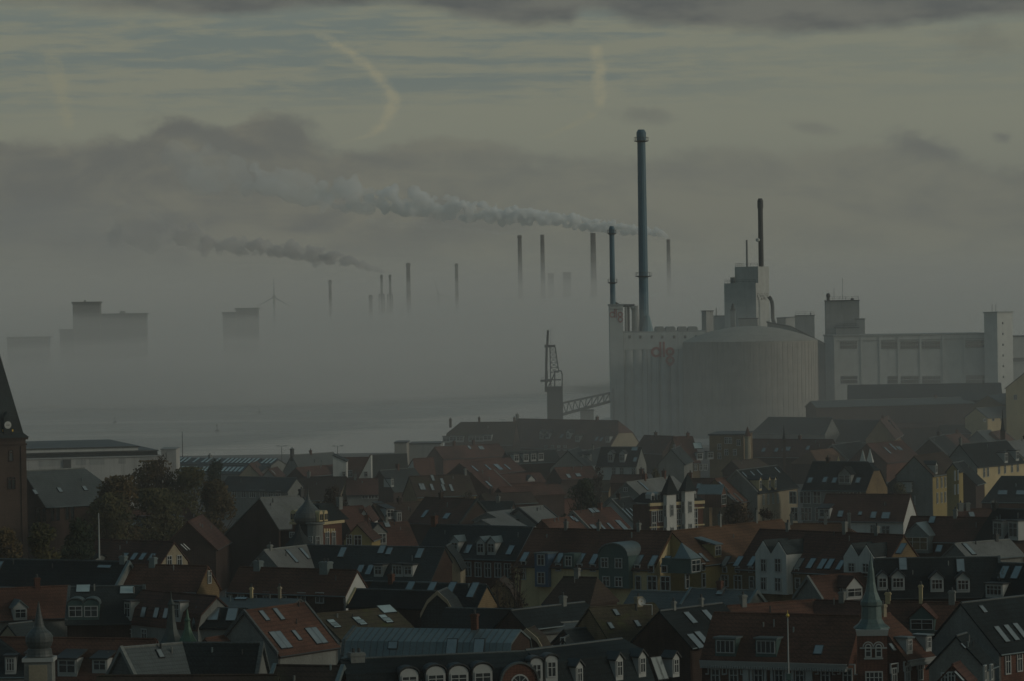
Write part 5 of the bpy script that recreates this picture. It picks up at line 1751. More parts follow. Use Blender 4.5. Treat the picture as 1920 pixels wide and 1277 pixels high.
r3 = H('long red roofed row with two pairs of white pointed gables at its eaves', (1425, 992), (1694, 1003), (1352, 1062), 'red2', 'ybrick', 15, 45,
       sk=[(1361, 1053, .9, 1.7), (1385, 1053, .9, 1.7), (1411, 1053, .9, 1.7), (1499, 1057, .9, 1.7), (1521, 1057, .9, 1.7), (1542, 1058, .9, 1.7), (1556, 1058, .9, 1.7), (1576, 1060, .8, 1.6), (1690, 1029, .9, 1.7)],
       wn=[(1359, 1068, .8, .8, 1, 1), (1383, 1068, .8, .8, 1, 1), (1408, 1068, .8, .8, 1, 1), (1359, 1089, 1.3, 1.6), (1384, 1092, 1.4, 1.9), (1410, 1092, .9, 1.6, 1), (1494, 1071, .8, .8, 1, 1), (1496, 1094, .9, 1.5, 1)],
       ch=[(.2, .6, 1.0, 'stone'), (.6, .7, 1.4, 'stone'), (.82, .7, 1.0, 'stone')])


def twin(h, x0, x1, ye, yb, out_, wins):
    o, ua, ub, z0, z1, P = wallbay(h, x0, x1, ye, yb, 'white', out_, 'white_gable')
    mb, mr = MB(), MB()
    for i in range(2):
        a0, a1 = ua + (ub - ua) * i / 2, ua + (ub - ua) * (i + 1) / 2
        ap = (a1 - a0) * .62
        q_ = [P(a0, h.wf + out_, z1 + .003), P(a1, h.wf + out_, z1 + .003), P((a0 + a1) / 2, h.wf + out_, z1 + ap)]
        mb.prism(q_, h.n * -3)
        m_ = (a0 + a1) / 2
        for e in (a0, a1):
            mr.prism([P(e, h.wf + out_ - .12, z1 + .03), P(m_, h.wf + out_ - .12, z1 + ap + .05), P(m_, h.wf + out_ - .12, z1 + ap + .2), P(e, h.wf + out_ - .12, z1 + .18)], h.n * -6)
    mb.build('gable_top', M['white'], o)
    mr.build('gable_roof', M['slate'], o)
    for px, py, w, hh in wins:
        baywin(h, o, px, py, w, hh, out_=out_)


twin(r3, 1417, 1474, 1041, 1112, 1.2, [(1432, 1060, 1.0, 1.7), (1459, 1060, 1.1, 1.8), (1432, 1094, 1.0, 1.7), (1459, 1096, 1.1, 1.8)])
twin(r3, 1582, 1638, 1046, 1073, .4, [(1597, 1064, 1.1, 1.2), (1624, 1065, 1.1, 1.2)])
H('white house with a red roof and a tall plain white right gable', (1550, 926), (1706, 927), (1530, 974), 'red2', 'white', 13.5, 47, gB='white',
  dm=[(1546, 971, 1.8, 1.5, 's')], sk=[(1576, 964), (1613, 963, .6, .7), (1638, 966, .9, 1.3), (1661, 967, 1.3, 1.3)], wn=[(1540, 984, 1, 1.2), (1637, 992, 1, 1.4), (1661, 995, 1.4, 1.6)])
h8 = H('red roof with a large green zinc gabled dormer, right of the white gable', (1709, 968), (1860, 970), (1692, 1012), 'red2', 'dbrick', 13.5, 46, dm=[(1719, 1035, 3.6, 2.3, 'g', 'zinc', 'zinc', 3)], sk=[(1761, 1029), (1748, 975)], ch=[(.55, .7, 1.1, 'stone')])
H('black roof at the right edge with two white framed box dormers', (1865, 953), (1932, 956), (1842, 1020), 'black', 'dbrick', 15, 46, dm=[(1872, 1011, 1.9, 2.5, 'f'), (1901, 1011, 1.9, 2.5, 'f')], ch=[(.02, .9, .8, 'slate')])
H('pale grey right facing roof with one bright rooflight, at the right edge', (1790, 1019), (1893, 1011), (1816, 1047), 'grey', 'stone', 13, 38, sk=[(1817, 1030, .8, 2.2)], ch=[(.75, .7, .8, 'dark')])
H('dark slate hipped roof with two pale rooflights at the right edge', (1850, 893), (1940, 893), (1806, 939), 'slate', 'brick', 13.5, 44, hA=2.5, sk=[(1880, 924, 1.6, 1.0), (1914, 924, 1.6, 1.0)], wn=[])
H('low dull red roof with a rooflight between the yellow front and the black dormer roof', (1795, 955), (1872, 953), (1790, 975), 'red2', 'dbrick', 11.5, 42, sk=[(1822, 966)], ch=[(.08, 1, 1, 'stone'), (.25, .9, 1.0, 'stone'), (.88, .9, 1.2, 'stone')])

# ================================================================ nearer left
H('brown roof behind bushes with five white framed dormers in a row', (236, 958), (352, 952), (228, 998), 'red2', 'dbrick', 13, 44,
  dm=[(273, 990, 1.3, 1.7, 'f'), (288, 990, 1.3, 1.7, 'f'), (303, 990, 1.3, 1.7, 'f'), (318, 990, 1.3, 1.7, 'f'), (335, 990, 1.5, 1.7, 's')], sk=[(247, 981), (256, 982)])
H('dull red right facing roof with small bright rooflights behind the beige gable', (352, 978), (380, 965), (392, 1035), 'red2', 'dbrick', 13, 44, sk=[(344, 1027), (349, 1026)])
H('red brown roof with a beige right gable with two windows', (182, 1011), (326, 1016), (176, 1050), 'red2', 'dbrick', 13, 44, gB='beige', wgB=[(317, 1052, 1, 1.5), (336, 1051, 1, 1.5)], sk=[(234, 1044), (252, 1044), (268, 1044), (285, 1045)])
H('flat dark roof with a small glass pyramid, left of the tall white flagpole', (110, 1036), (190, 1038), (100, 1048), 'black', 'stone', 11, 20, ridge=False)
H('long black roof at the left edge with pale copings and a white hatch', (-40, 1047), (240, 1053), (-60, 1094), 'black', 'stone', 14.5, 44, cp='B', cpm='zinc', sk=[(196, 1063, 1.9, .45), (-2, 1062, .8, 1.5)], ch=[(.97, 1.0, .7, 'zinc')])
H('red roof with an ochre right gable, between the black roof and the longer red one', (240, 1058), (389, 1061), (212, 1103), 'red', 'brick', 14, 46, gB='ybrick', wgB=[(392, 1082, .8, 1.6)], ch=[(.32, 1.0, .9, 'zinc')])
H('red roof with a plain white right gable before the long slate roof', (450, 1063), (669, 1069), (415, 1106), 'red', 'dbrick', 14, 46, gB='white', wn=[(430, 1118, 1, 1.2), (452, 1118, 1, 1.2), (476, 1119, 1, 1.2), (500, 1119, 1, 1.2), (530, 1120, 1.2, 1.2), (566, 1120, 1.2, 1.2), (600, 1121, 1.2, 1.3)],
  ch=[(.16, 1.2, .8, 'zinc'), (.74, 1.6, .9, 'zinc')])
H('dark roof with slim rooflights below the beige shouldered gable', (700, 1090), (912, 1096), (700, 1136), 'black', 'dbrick', 13, 45, gB='ybrick', sk=[(769, 1101, .9, 1.6), (810, 1102, .9, 1.6), (845, 1106, .9, 2.2), (887, 1107, .9, 2.2)])
H('ochre gable house overgrown with ivy beside the bare tree', (936, 1087), (946, 1080), (986, 1118), 'brown', 'ybrick', 12, 40, brk=(966, 1096), pl=66)
H('dark brown hipped roof in front of the cream walled row', (1045, 1081), (1131, 1083), (1000, 1128), 'brown', 'dbrick', 12, 38, hA=.8, hB=.8)
H('left one of two teal slate roofs below the yellow corner', (1186, 1107), (1288, 1110), (1180, 1135), 'slate2', 'stone', 10.5, 36)
H('right one of two teal slate roofs below the yellow corner', (1297, 1103), (1417, 1107), (1276, 1135), 'slate2', 'stone', 11, 36, cp='AB', cpm='zinc', sk=[(1352, 1109)])
H('red roof with a pale edged gable and one white dormer, before the white twin gables', (1516, 1081), (1614, 1074), (1550, 1124), 'red', 'beige', 13, 44, gA='stone', cp='A', dm=[(1601, 1122, 2.4, 1.3, 'g', 'trim', 'red2')])
H('black roof with four white gabled dormers behind the copper spire', (1640, 1047), (1871, 1044), (1612, 1118), 'black', 'dbrick', 15, 47, cp='B', cpm='slate2',
  dm=[(1655, 1105, 1.15, 1.45, 'g'), (1684, 1105, 1.5, 1.45, 'g', None, None, 3), (1757, 1108, 1.5, 1.45, 'g', None, None, 3), (1806, 1109, 1.5, 1.45, 'g', None, None, 3)], sk=[(1693, 1058, .9, 1.8), (1801, 1061, .9, 1.9)])
H('black roof at the right edge with two rooflights and a triple box dormer', (1873, 1055), (1960, 1058), (1840, 1120), 'black', 'dbrick', 15, 47, sk=[(1882, 1074, .9, 1.8), (1906, 1074, .9, 1.8)], dm=[(1865, 1119, 2.2, 1.4, 'f', None, None, 4)])
H('low red roof behind the copper spire with small chimneys', (1640, 1128), (1798, 1129), (1690, 1176), 'red', 'brick', 12.5, 44, ch=[(.16, .7, 1.0, 'cream'), (.55, .5, 1.8, 'cream'), (.92, .9, 1.2, 'stone')], dm=[(1729, 1184, 2.6, 1.4, 'g', 'greenpaint', 'red2')])
H('orange red roof with a zinc firewall behind the corner house', (1363, 1136), (1530, 1124), (1390, 1175), 'red', 'brick', 13, 42, og=.05)
H('dark red roof between the zinc firewall and the copper spire', (1530, 1125), (1640, 1128), (1530, 1165), 'red2', 'brick', 13, 42)

# ================================================================ near middle
H('dark slate house with a pale coped left end before the white gable', (668, 1104), (816, 1108), (650, 1133), 'black', 'dbrick', 12.5, 42, cp='A', cpm='cream')
H('gambrel gabled house with pale verges and a slate hung front', (820, 1110), (838, 1102), (866, 1146), 'slate', 'slate', 13, 42, brk=(850, 1122), pl=62, cp='A', cpm='beige')
H('long plain black roof right of the gambrel gable', (836, 1140), (962, 1142), (836, 1174), 'black', 'dbrick', 12, 42)
H('black roof with a pale tile ridge right of the bare tree', (958, 1144), (1096, 1128), (990, 1176), 'black', 'dbrick', 12.5, 40)
H('dark brick house with a stepped gable and a massive brick chimney', (987, 1181), (1002, 1174), (1030, 1207), 'brown', 'dbrick', 13, 40, brk=(1019, 1193), pl=60, cp='A', cpm='beige')
H('tiny yellow gable below the massive brick chimney', (1055, 1197), (1066, 1191), (1066, 1208), 'slate', 'yellow', 10.5, 52, wgA=[(1055, 1203, .5, .9, 1, 1)])
H('dark flat slate roof behind the tiny yellow gable', (1058, 1180), (1135, 1174), (1070, 1208), 'slate', 'dbrick', 11, 34)
H('small grey roof patch before the mossy brown roof', (990, 1172), (1085, 1165), (1000, 1184), 'slate2', 'stone', 10.5, 30)
H('mossy brown roof with scattered tiny rooflights', (1105, 1139), (1226, 1131), (1150, 1200), 'moss', 'ybrick', 13.5, 40, sk=[(1155, 1149, .5, .9), (1195, 1170, .5, .9), (1145, 1174, .5, .9), (1230, 1168, .5, .9)],
  dm=[(1239, 1222, 1.5, 1.7, 'f', 'beige'), (1270, 1219, 1.8, 1.8, 'f', 'beige')], ch=[(.76, .9, .8, 'beige')])
H('black roof with two large bright rooflights left of the red corner house', (1237, 1145), (1354, 1130), (1310, 1208), 'black', 'dbrick', 13.5, 42, sk=[(1294, 1159, .9, 1.6), (1328, 1155, .9, 1.6), (1304, 1203, 1.1, 2.0), (1316, 1197, 1.0, 1.8)], ch=[(.22, .5, .8, 'stone'), (.66, .5, .8, 'stone')])
H('red tiled roof facing right with bright rooflights and a grey left gable', (459, 1145), (571, 1130), (520, 1226), 'red', 'stone', 15, 46, gA='stone', cp='AB', cpm='slate2',
  sk=[(495, 1155, .7, 1.3), (522, 1152, .7, 1.5), (520, 1201, .95, 2.2), (531, 1200, .95, 2.2), (556, 1192, .6, 1.3), (587, 1193, .95, 2.1), (598, 1192, .95, 2.1)])
H('worn brown roof with patched pale holes, right of the red roof with rooflights', (593, 1151), (736, 1139), (625, 1197), 'moss', 'stone', 12.5, 30,
  sk=[(624, 1169, .9, 1.2, 'roof_glass'), (629, 1173, .9, .9, 'roof_glass'), (672, 1164, .9, 1.2, 'roof_glass'), (678, 1168, .9, .9, 'roof_glass'), (721, 1160, .9, 1.2, 'roof_glass'), (727, 1164, .9, .9, 'roof_glass'), (725, 1143, 1.8, 1.4, 'roof_glass')])
zr = H('ribbed zinc mansard roof with brick chimneys and dull rooflights', (667, 1176), (974, 1180), (620, 1231), 'zinc', 'dbrick', 15, 20, brk=(634, 1201), pl=68, cp='A', cpm='slate2',
  sk=[(737, 1210, .9, .7), (847, 1216, 1.0, 1.8), (898, 1217, 1.0, 1.9)], ch=[(.30, .9, -.2, 'brick', 4.6, 2.6), (.73, .8, 1.4, 'brick')], ridge=False)
H('dark roof with slanted glazed rooflights left of the red roof facing right', (372, 1140), (462, 1140), (362, 1172), 'black', 'stone', 13, 45, sk=[(378, 1151, 1.1, 1.7), (401, 1152, 1.1, 1.7), (435, 1153, 1.1, 1.7)], cp='A', cpm='slate2')
H('flat grey rooftop with white vents behind the slanted rooflights', (400, 1120), (560, 1122), (398, 1136), 'slate2', 'stone', 12, 18, ridge=False, sk=[(452, 1123, 1.4, .6)], ch=[(.45, .4, 1.2, 'cream'), (.78, .4, 1.3, 'beige')])
H('grey brick house with a red mansard, white tall dormers and dark upper roof', (268, 1106), (406, 1118), (222, 1160), 'red2', 'stone', 14.5, 40, brk=(225, 1137), pl=72,
  dm=[(241, 1161, 1.3, 1.9, 'f'), (333, 1163, 1.3, 1.9, 'f')], sk=[(270, 1148, .8, 1.1), (294, 1149, .8, 1.1), (312, 1150, .8, 1.1)], wn=[(242, 1190, 1.3, 1.3, 3), (271, 1190, 1.1, 1.3)])
H('slate roof with two oval hooded dormers and flat white roof hatches', (132, 1100), (268, 1098), (92, 1166), 'slate', 'dbrick', 15, 48, cp='AB', cpm='slate2',
  dm=[(142, 1160, 1.7, 1.5, 'a', 'greenpaint', 'zinc'), (171, 1160, 1.7, 1.5, 'a', 'greenpaint', 'zinc')], sk=[(156, 1104, 1.5, 1.0, 'roof_glass'), (238, 1107, 1.5, 1.0, 'roof_glass')])
H('red roof at the left edge with a white dormer and a dark verge', (-30, 1105), (130, 1098), (-10, 1160), 'red', 'stone', 14.5, 44, dm=[(38, 1162, 1.5, 1.3, 'g', None, 'zinc')])
H('red roof behind the onion domed tower with two pale dormers', (-30, 1194), (292, 1198), (-30, 1275), 'red', 'brick', 15, 46,
  dm=[(127, 1266, 1.9, 1.5, 's'), (188, 1260, 1.5, 1.2, 's')], ch=[])
H('small dark gable beside the grey dome at the left edge', (15, 1170), (60, 1165), (40, 1190), 'slate', 'beige', 12, 42)
H('low red roof sliver below the red roof with rooflights', (385, 1197), (452, 1187), (420, 1212), 'red', 'stone', 12, 40)

# ================================================================ front row
H('dark house at the lower left corner with two white box dormers and a pale cornice', (-170, 1181), (100, 1177), (20, 1264), 'black', 'white', 16, 44, hB=6.6, dm=[(20, 1262, 1.0, 1.5, 'f', None, None, 3), (59, 1257, 1.0, 1.5, 'f', None, None, 3)])
H('grey gabled house with pale verges and a right facing grey slope, front row left', (230, 1214), (342, 1205), (274, 1283), 'slate2', 'stone', 16, 47, gA='slate2', cp='A', cpm='stone', sk=[(300, 1226, .5, .9)])
H('navy black roof with a pale verge at its right end, front row left', (342, 1205), (489, 1205), (340, 1272), 'black', 'stone', 16, 50, cp='B', cpm='slate2')
H('fluted dark brown tile roof along the bottom edge', (185, 1267), (520, 1265), (180, 1320), 'brown', 'dbrick', 16.5, 42)
H('dark brown roof with pale coping at the bottom edge, right of the fluted tile roof', (518, 1247), (640, 1249), (512, 1310), 'brown', 'dbrick', 16.5, 42, cp='AB', cpm='zinc')
fr1 = H('black mansard house along the bottom edge with arched white dormers', (640, 1236), (985, 1221), (690, 1300), 'black', 'brick', 17, 28, brk=(700, 1262), pl=72,
        dm=[(767, 1292, 1.5, 1.15, 'a'), (817, 1291, 1.6, 1.25, 'a'), (860, 1290, 1.6, 1.25, 'a'), (905, 1288, 1.6, 1.3, 'a'), (1006, 1279, 1.0, 1.6, 'a'), (1034, 1274, 1.0, 1.6, 'a')], ch=[(.08, 1.6, .5, 'stone')])
fr2 = H('broad black mansard house with pale ridges and slim white dormers, front row centre', (985, 1219), (1166, 1197), (1110, 1290), 'black', 'brick', 17, 22, brk=(1120, 1231), pl=66,
        dm=[(1085, 1283, .9, 1.5, 'g'), (1266, 1266, .9, 1.5, 'g'), (1160, 1272, .95, 1.6, 'g'), (1203, 1266, .95, 1.6, 'g')], sk=[(1231, 1254, .8, 2.0), (1239, 1253, .8, 2.0)], cp='', ridge=True)

c_ = fr1.spot(972, 1279)[0] + fr1.n * .35
u_, n_ = fr1.u, fr1.n
rg = 1.5
arcp = [c_ + u_ * math.cos(a) * rg + UP * math.sin(a) * rg for a in [math.pi * q_ / 16 for q_ in range(17)]]
b_ = MB().prism([c_ - u_ * rg - UP * 3] + arcp[::-1] + [c_ + u_ * rg - UP * 3], -n_ * 2.2).build('round_gable', M['brick'], fr1.t)
MB().ring(c_ + n_ * .12, u_, UP, rg + .16, rg, -.5, 0, math.pi, 16).build('coping', M['slate2'], b_)
f_ = MB().ring(c_ + n_ * .06 - UP * .1, u_, UP, .78, .66, -.1, 0, math.pi, 12)
for k_ in range(1, 4):
    a = math.pi * k_ / 4
    f_.cyl(c_ + n_ * .03 - UP * .1, c_ + n_ * .03 - UP * .1 + (u_ * math.cos(a) + UP * math.sin(a)) * .7, .04, n=4)
f_.obox(c_ + n_ * .03 - UP * .12, u_, UP, n_, .76, .05, .06)
f_ = f_.build('fan_window', M['trim'], b_)
MB().prism([c_ + n_ * .02 - UP * .1 + (u_ * math.cos(a) + UP * math.sin(a)) * .72 for a in [math.pi * q_ / 12 for q_ in range(13)]], -n_ * .05).build('pane', M['glass'], f_)

mb = MB()
n_ = int(zr.L / .62)
for i in range(1, n_):
    q0 = zr.RA + zr.u * (zr.L * i / n_)
    w1 = (zr.P2 - zr.RA).dot(zr.n)
    d1 = (zr.P2 - zr.RA).z
    mb.cyl(q0 + UP * .02, q0 + zr.n * w1 + UP * (d1 + .02), .035, n=4)
    mb.cyl(q0 + zr.n * w1 + UP * (d1 + .02), q0 + zr.n * (zr.wf + .02) + UP * (zr.ze - zr.zr), .035, n=4)
mb.build('standing_seam', M['slate2'], zr.t)
# ================================================================ church and waterfront at left
H('church nave with a broad pale slate roof, narrow roof hatches and a dark brick wall', (44, 883), (201, 875), (100, 946), 'slate2', 'dbrick', 21, 43, name='church', cat='church', hB=4.5, wb=6, oh=.5,
  sk=[(66, 923, .7, 1.0), (112, 919, .7, 1.0), (159, 916, .7, 1.0)],
  wn=[(42, 968, 1.0, 1.6, 1, 1, 'dbrick'), (72, 966, .9, 2.4, 1, 1, 'dbrick'), (82, 965, .9, 2.4, 1, 1, 'dbrick'), (98, 964, .9, 2.4, 1, 1, 'dbrick'), (108, 963, .9, 2.4, 1, 1, 'dbrick'), (126, 961, .9, 2.4, 1, 1, 'dbrick'), (135, 960, .9, 2.4, 1, 1, 'dbrick')])
k = Blk(-62, -16, 43.5, 826, 590, 58, 1)
t = thing('church_tower', 'brick church tower with a white clock and steep dark spire, cut by the left edge', 'tower', k.base)
k.body(MB()).build('wall', M['cbrick'], t)
mb = MB()
k.body(mb, k.zt - .9, k.zt - .6, -.15)
k.body(mb, k.zt - .01, k.zt + .3, -.3)
mb.build('cornice', M['dbrick'], t)
mb = MB()
for b0, b1 in ((0, .9), (k.D - .9, k.D)):
    k.sbox(mb, b0, b1, 1.2, k.zt - 1, .18)
mb.build('corner_pier', M['cbrick'], t)
ctr = k.at(k.W / 2, k.D / 2, k.zt)
ap = pt(-8, 662, ctr.y)
def sq(mb, z0, e0, z1, e1):
    f = lambda e, z: [k.at(-e, -e, z), k.at(k.W + e, -e, z), k.at(k.W + e, k.D + e, z), k.at(-e, k.D + e, z)]
    return mb.hexa(f(e0, z0), f(e1, z1))
mb = MB()
sq(mb, k.zt + .31, .45, k.zt + 1.0, -.25)
sq(mb, k.zt + 1.003, -.25, ap.z, -k.W / 2 + .02 if k.W < k.D else -k.D / 2 + .02)
mb.build('spire', M['slate'], t)
b_, z = k.side(14.5, 797)
cc_ = k.at(.30, b_, z)
mb = MB()
mb.obox(cc_ + k.dl * .9 - UP * .3, k.dr, k.dl, UP, .62, 1.2, 1.35)
mb.prism([cc_ + k.dr * -.75 + UP * 1.05 - k.dl * .35, cc_ + k.dr * .75 + UP * 1.05 - k.dl * .35, cc_ + UP * 2.0 - k.dl * .35], k.dl * 2.4)
d_ = mb.build('clock_gable', M['slate'], t)
mb = MB().cyl(cc_ - k.dl * .30, cc_ - k.dl * .38, .56, n=24)
f_ = mb.build('clock_face', M['white'], d_)
mb = MB()
mb.obox(cc_ - k.dl * .42, k.dr, k.dl, UP, .30, .02, .035)
mb.obox(cc_ - k.dl * .42 + k.dr * .12, k.dr, k.dl, UP, .12, .024, .05)
mb.build('clock_hand', M['dark'], d_)
for px in (7.5, 25.5):
    b_, z = k.side(px, 812)
    MB().obox(k.at(.5, b_, z), k.dr, k.dl, UP, .1, .2, .55).build('pinnacle', M['gold'], t)
for px, py, w, hh in ((20.5, 857, .85, 1.5), (18, 908, .75, 1.6), (25, 908, .75, 1.6)):
    b_, z = k.side(px, py)
    window(t, k.at(-.02, b_, z), k.dr, -k.dl, w, hh, 1, 1, 'dbrick', arch=True)

M['hall'] = surf('dirty_white_cladding', (0.34, 0.34, 0.33), 0.8, 0.15, 0.3, 0, 0.2, vert=0.4)
k = Blk(-70, -20, 298, 864, 800, 76, 1.0)
t = thing('terminal_hall', 'long white flat roofed waterfront hall with stepped dark window bands, right of the church tower', 'hall', k.base)
k.body(MB()).build('wall', M['hall'], t)
mb = MB()
k.body(mb, k.zt, k.zt + .25, -.2)
mb.build('roof_edge', M['conc2'], t)
f = lambda i0, i1, z0, z1, e0, e1, nm, mt: MB().hexa([k.at(i0, e0, z0), k.at(k.W, e0, z0), k.at(k.W, k.D - e1, z0), k.at(i0, k.D - e1, z0)], [k.at(i0, e0, z1), k.at(k.W, e0, z1), k.at(k.W, k.D - e1, z1), k.at(i0, k.D - e1, z1)]).build(nm, M[mt], t)
f(1.5, 0, k.zt + .26, k.zt + 1.1, 0, 0.6, 'window_band', 'glass')
f(1.2, 0, k.zt + 1.1, k.zt + 1.3, 0, .4, 'roof_edge', 'steel')
f(2.5, 0, k.zt + 1.31, k.zt + 2.0, 0, 4.5, 'upper_wall', 'conc')
f(2.2, 0, k.zt + 2.0, k.zt + 2.2, 0, 4.2, 'roof_edge', 'steel')
for px0, px1 in ((72, 115), (142, 162), (168, 196), (222, 236), (262, 285)):
    mb = MB()
    k.pxside(mb, px0, px1, 866 - px0 * .03, 876 - px0 * .03, .02, .1)
    mb.build('window_strip', M['conc2'], t)
mb = MB()
k.pxside(mb, 118, 133, 862, 884, .3, .1)
mb.build('stair_frame', M['steel'], t)
k2 = Blk(297, 330, None, 843, 812, 0, 1, depth=9)
t = thing('terminal_hall', 'square white end block of the waterfront hall beside the bare tree', 'hall', k2.base)
k2.body(MB()).build('wall', M['hall'], t)
k2.body(MB(), k2.zt, k2.zt + .2, -.12).build('roof', M['conc2'], t)

for lab, A, B, ev, ys, xs in (
        ('farther one of two long dark hall roofs set with strips of pale glass panels', (330, 858), (522, 861), (330, 869), 862.5, range(336, 520, 8)),
        ('nearer one of two long dark hall roofs set with strips of pale glass panels', (318, 873), (500, 874), (318, 887), 879, range(332, 470, 8))):
    hh = H(lab, A, B, ev, 'dark', 'stone', 9 if ys < 870 else 8, 24, name='glass_hall', cat='hall', ridge=False, wb=3, oh=.1)
    rnd = random.Random(5)
    for x in xs:
        if rnd.random() < .82:
            hh.skylight(x, ys + (x - 330) * .012 + .2, .75, 2.6 if ys < 870 else 2.4, 'roof_glass')

# ================================================================ trees
def leafmat(name, c0, c1):
    m, q, b = newmat(name)
    P_ = q.add('ShaderNodeNewGeometry').outputs['Position']
    n = q.noise(P_, 0.35, 3)
    n2 = q.noise(P_, 3.0, 2)
    q.put(b.inputs['Base Color'], q.mix(q.mapr(q.m('ADD', q.m('MULTIPLY', n, .6), q.m('MULTIPLY', n2, .4)), .35, .65), c0, c1))
    b.inputs['Roughness'].default_value = .85
    b.inputs['Specular IOR Level'].default_value = .15
    return m


M['autumn'] = leafmat('autumn_leaves', (0.040, 0.035, 0.019), (0.092, 0.066, 0.032))
M['olive'] = leafmat('olive_leaves', (0.034, 0.037, 0.019), (0.082, 0.074, 0.032))
M['evergreen'] = leafmat('evergreen_leaves', (0.012, 0.022, 0.015), (0.030, 0.042, 0.024))
M['rust'] = leafmat('rusty_twigs', (0.022, 0.018, 0.014), (0.050, 0.036, 0.024))
M['bark'] = surf('tree_bark', (0.045, 0.036, 0.028), .95, .3, 1.0, 0, .1)


def tree(label, px, py, Y, w, kind='autumn', n=1500, bare=False, seed=1, leaf=.42, name='tree', zb=None, squash=1.0, group=None, low=.18):
    """px,py = top of the crown; w = crown width in photograph pixels"""
    rnd = random.Random(seed)
    top = pt(px, py, Y)
    zb = gz(Y) - .2 if zb is None else zb
    Hh = top.z - zb
    x0 = top.x
    rw = w * Y / FPX / 2
    t = thing(name, label, 'tree', (x0, Y, zb), group)
    mb = MB()
    base = Vector((x0, Y, zb))
    fork = base + UP * Hh * .3
    r0 = max(.12, Hh * .02)
    mb.cyl(base, fork, r0 * 1.4, r0, 8)
    tips = []
    for i in range(9 if not bare else 14):
        a = i * 2.4 + rnd.uniform(-.4, .4)
        e = rnd.uniform(.25, 1.0)
        tip = Vector((x0 + math.cos(a) * rw * (1.05 - e * .7), Y + math.sin(a) * rw * (1.05 - e * .7), zb + Hh * (.45 + .5 * e)))
        st = base.lerp(fork, rnd.uniform(.75, 1.0))
        mid = st.lerp(tip, .5) + Vector((0, 0, Hh * .04))
        mb.cyl(st, mid, r0 * .55, r0 * .3, 6)
        mb.cyl(mid, tip, r0 * .3, r0 * .08, 5)
        tips += [mid, tip]
        if bare:
            for q_ in range(16):
                f = rnd.uniform(.15, 1)
                s_ = (st.lerp(mid, f * 2) if f < .5 else mid.lerp(tip, f * 2 - 1))
                d_ = Vector((rnd.uniform(-1, 1), rnd.uniform(-1, 1), rnd.uniform(.2, 1.3))) * rw * .38
                mb.cyl(s_, s_ + d_, r0 * .12, r0 * .04, 3)
                mb.cyl(s_ + d_ * .5, s_ + d_ * .5 + Vector((rnd.uniform(-1, 1), rnd.uniform(-1, 1), rnd.uniform(.1, 1))) * rw * .25, r0 * .07, r0 * .03, 3)
    mb.build('trunk', M['bark'], t)
    cl = []
    ch = Hh * (1 - low)
    for i in range(16):
        z = rnd.random() ** .8
        prof = math.sin(math.pi * min(1, .12 + .88 * (z * .9 + .05))) ** .6
        a = rnd.uniform(0, 6.28)
        rr = rw * prof * rnd.uniform(.2, .75)
        cl.append((Vector((x0 + math.cos(a) * rr, Y + math.sin(a) * rr, zb + Hh * low + ch * z * .86 + ch * .05)), min(rw * rnd.uniform(.3, .5), ch * .3)))
    cl.append((Vector((x0, Y, zb + Hh * .9)), rw * .28))
    mb = MB()
    for i in range(n):
        c_, r = cl[rnd.randrange(len(cl))]
        d_ = Vector((rnd.gauss(0, 1), rnd.gauss(0, 1), rnd.gauss(0, 1)))
        d_.normalize()
        p = c_ + d_ * r * (rnd.random() ** .4) * Vector((1, 1, squash)).length / 1.732
        p.z = min(p.z, top.z)
        s_ = leaf * rnd.uniform(.5, 1.2)
        u = Vector((rnd.gauss(0, 1), rnd.gauss(0, 1), rnd.gauss(0, 1))).normalized()
        v = u.orthogonal().normalized()
        mb.add([p - u * s_ * .5, p + v * s_ * .35, p + u * s_ * .5, p - v * s_ * .35], [(0, 1, 2, 3)])
    if n:
        mb.build('crown', M[kind], t)
    return t


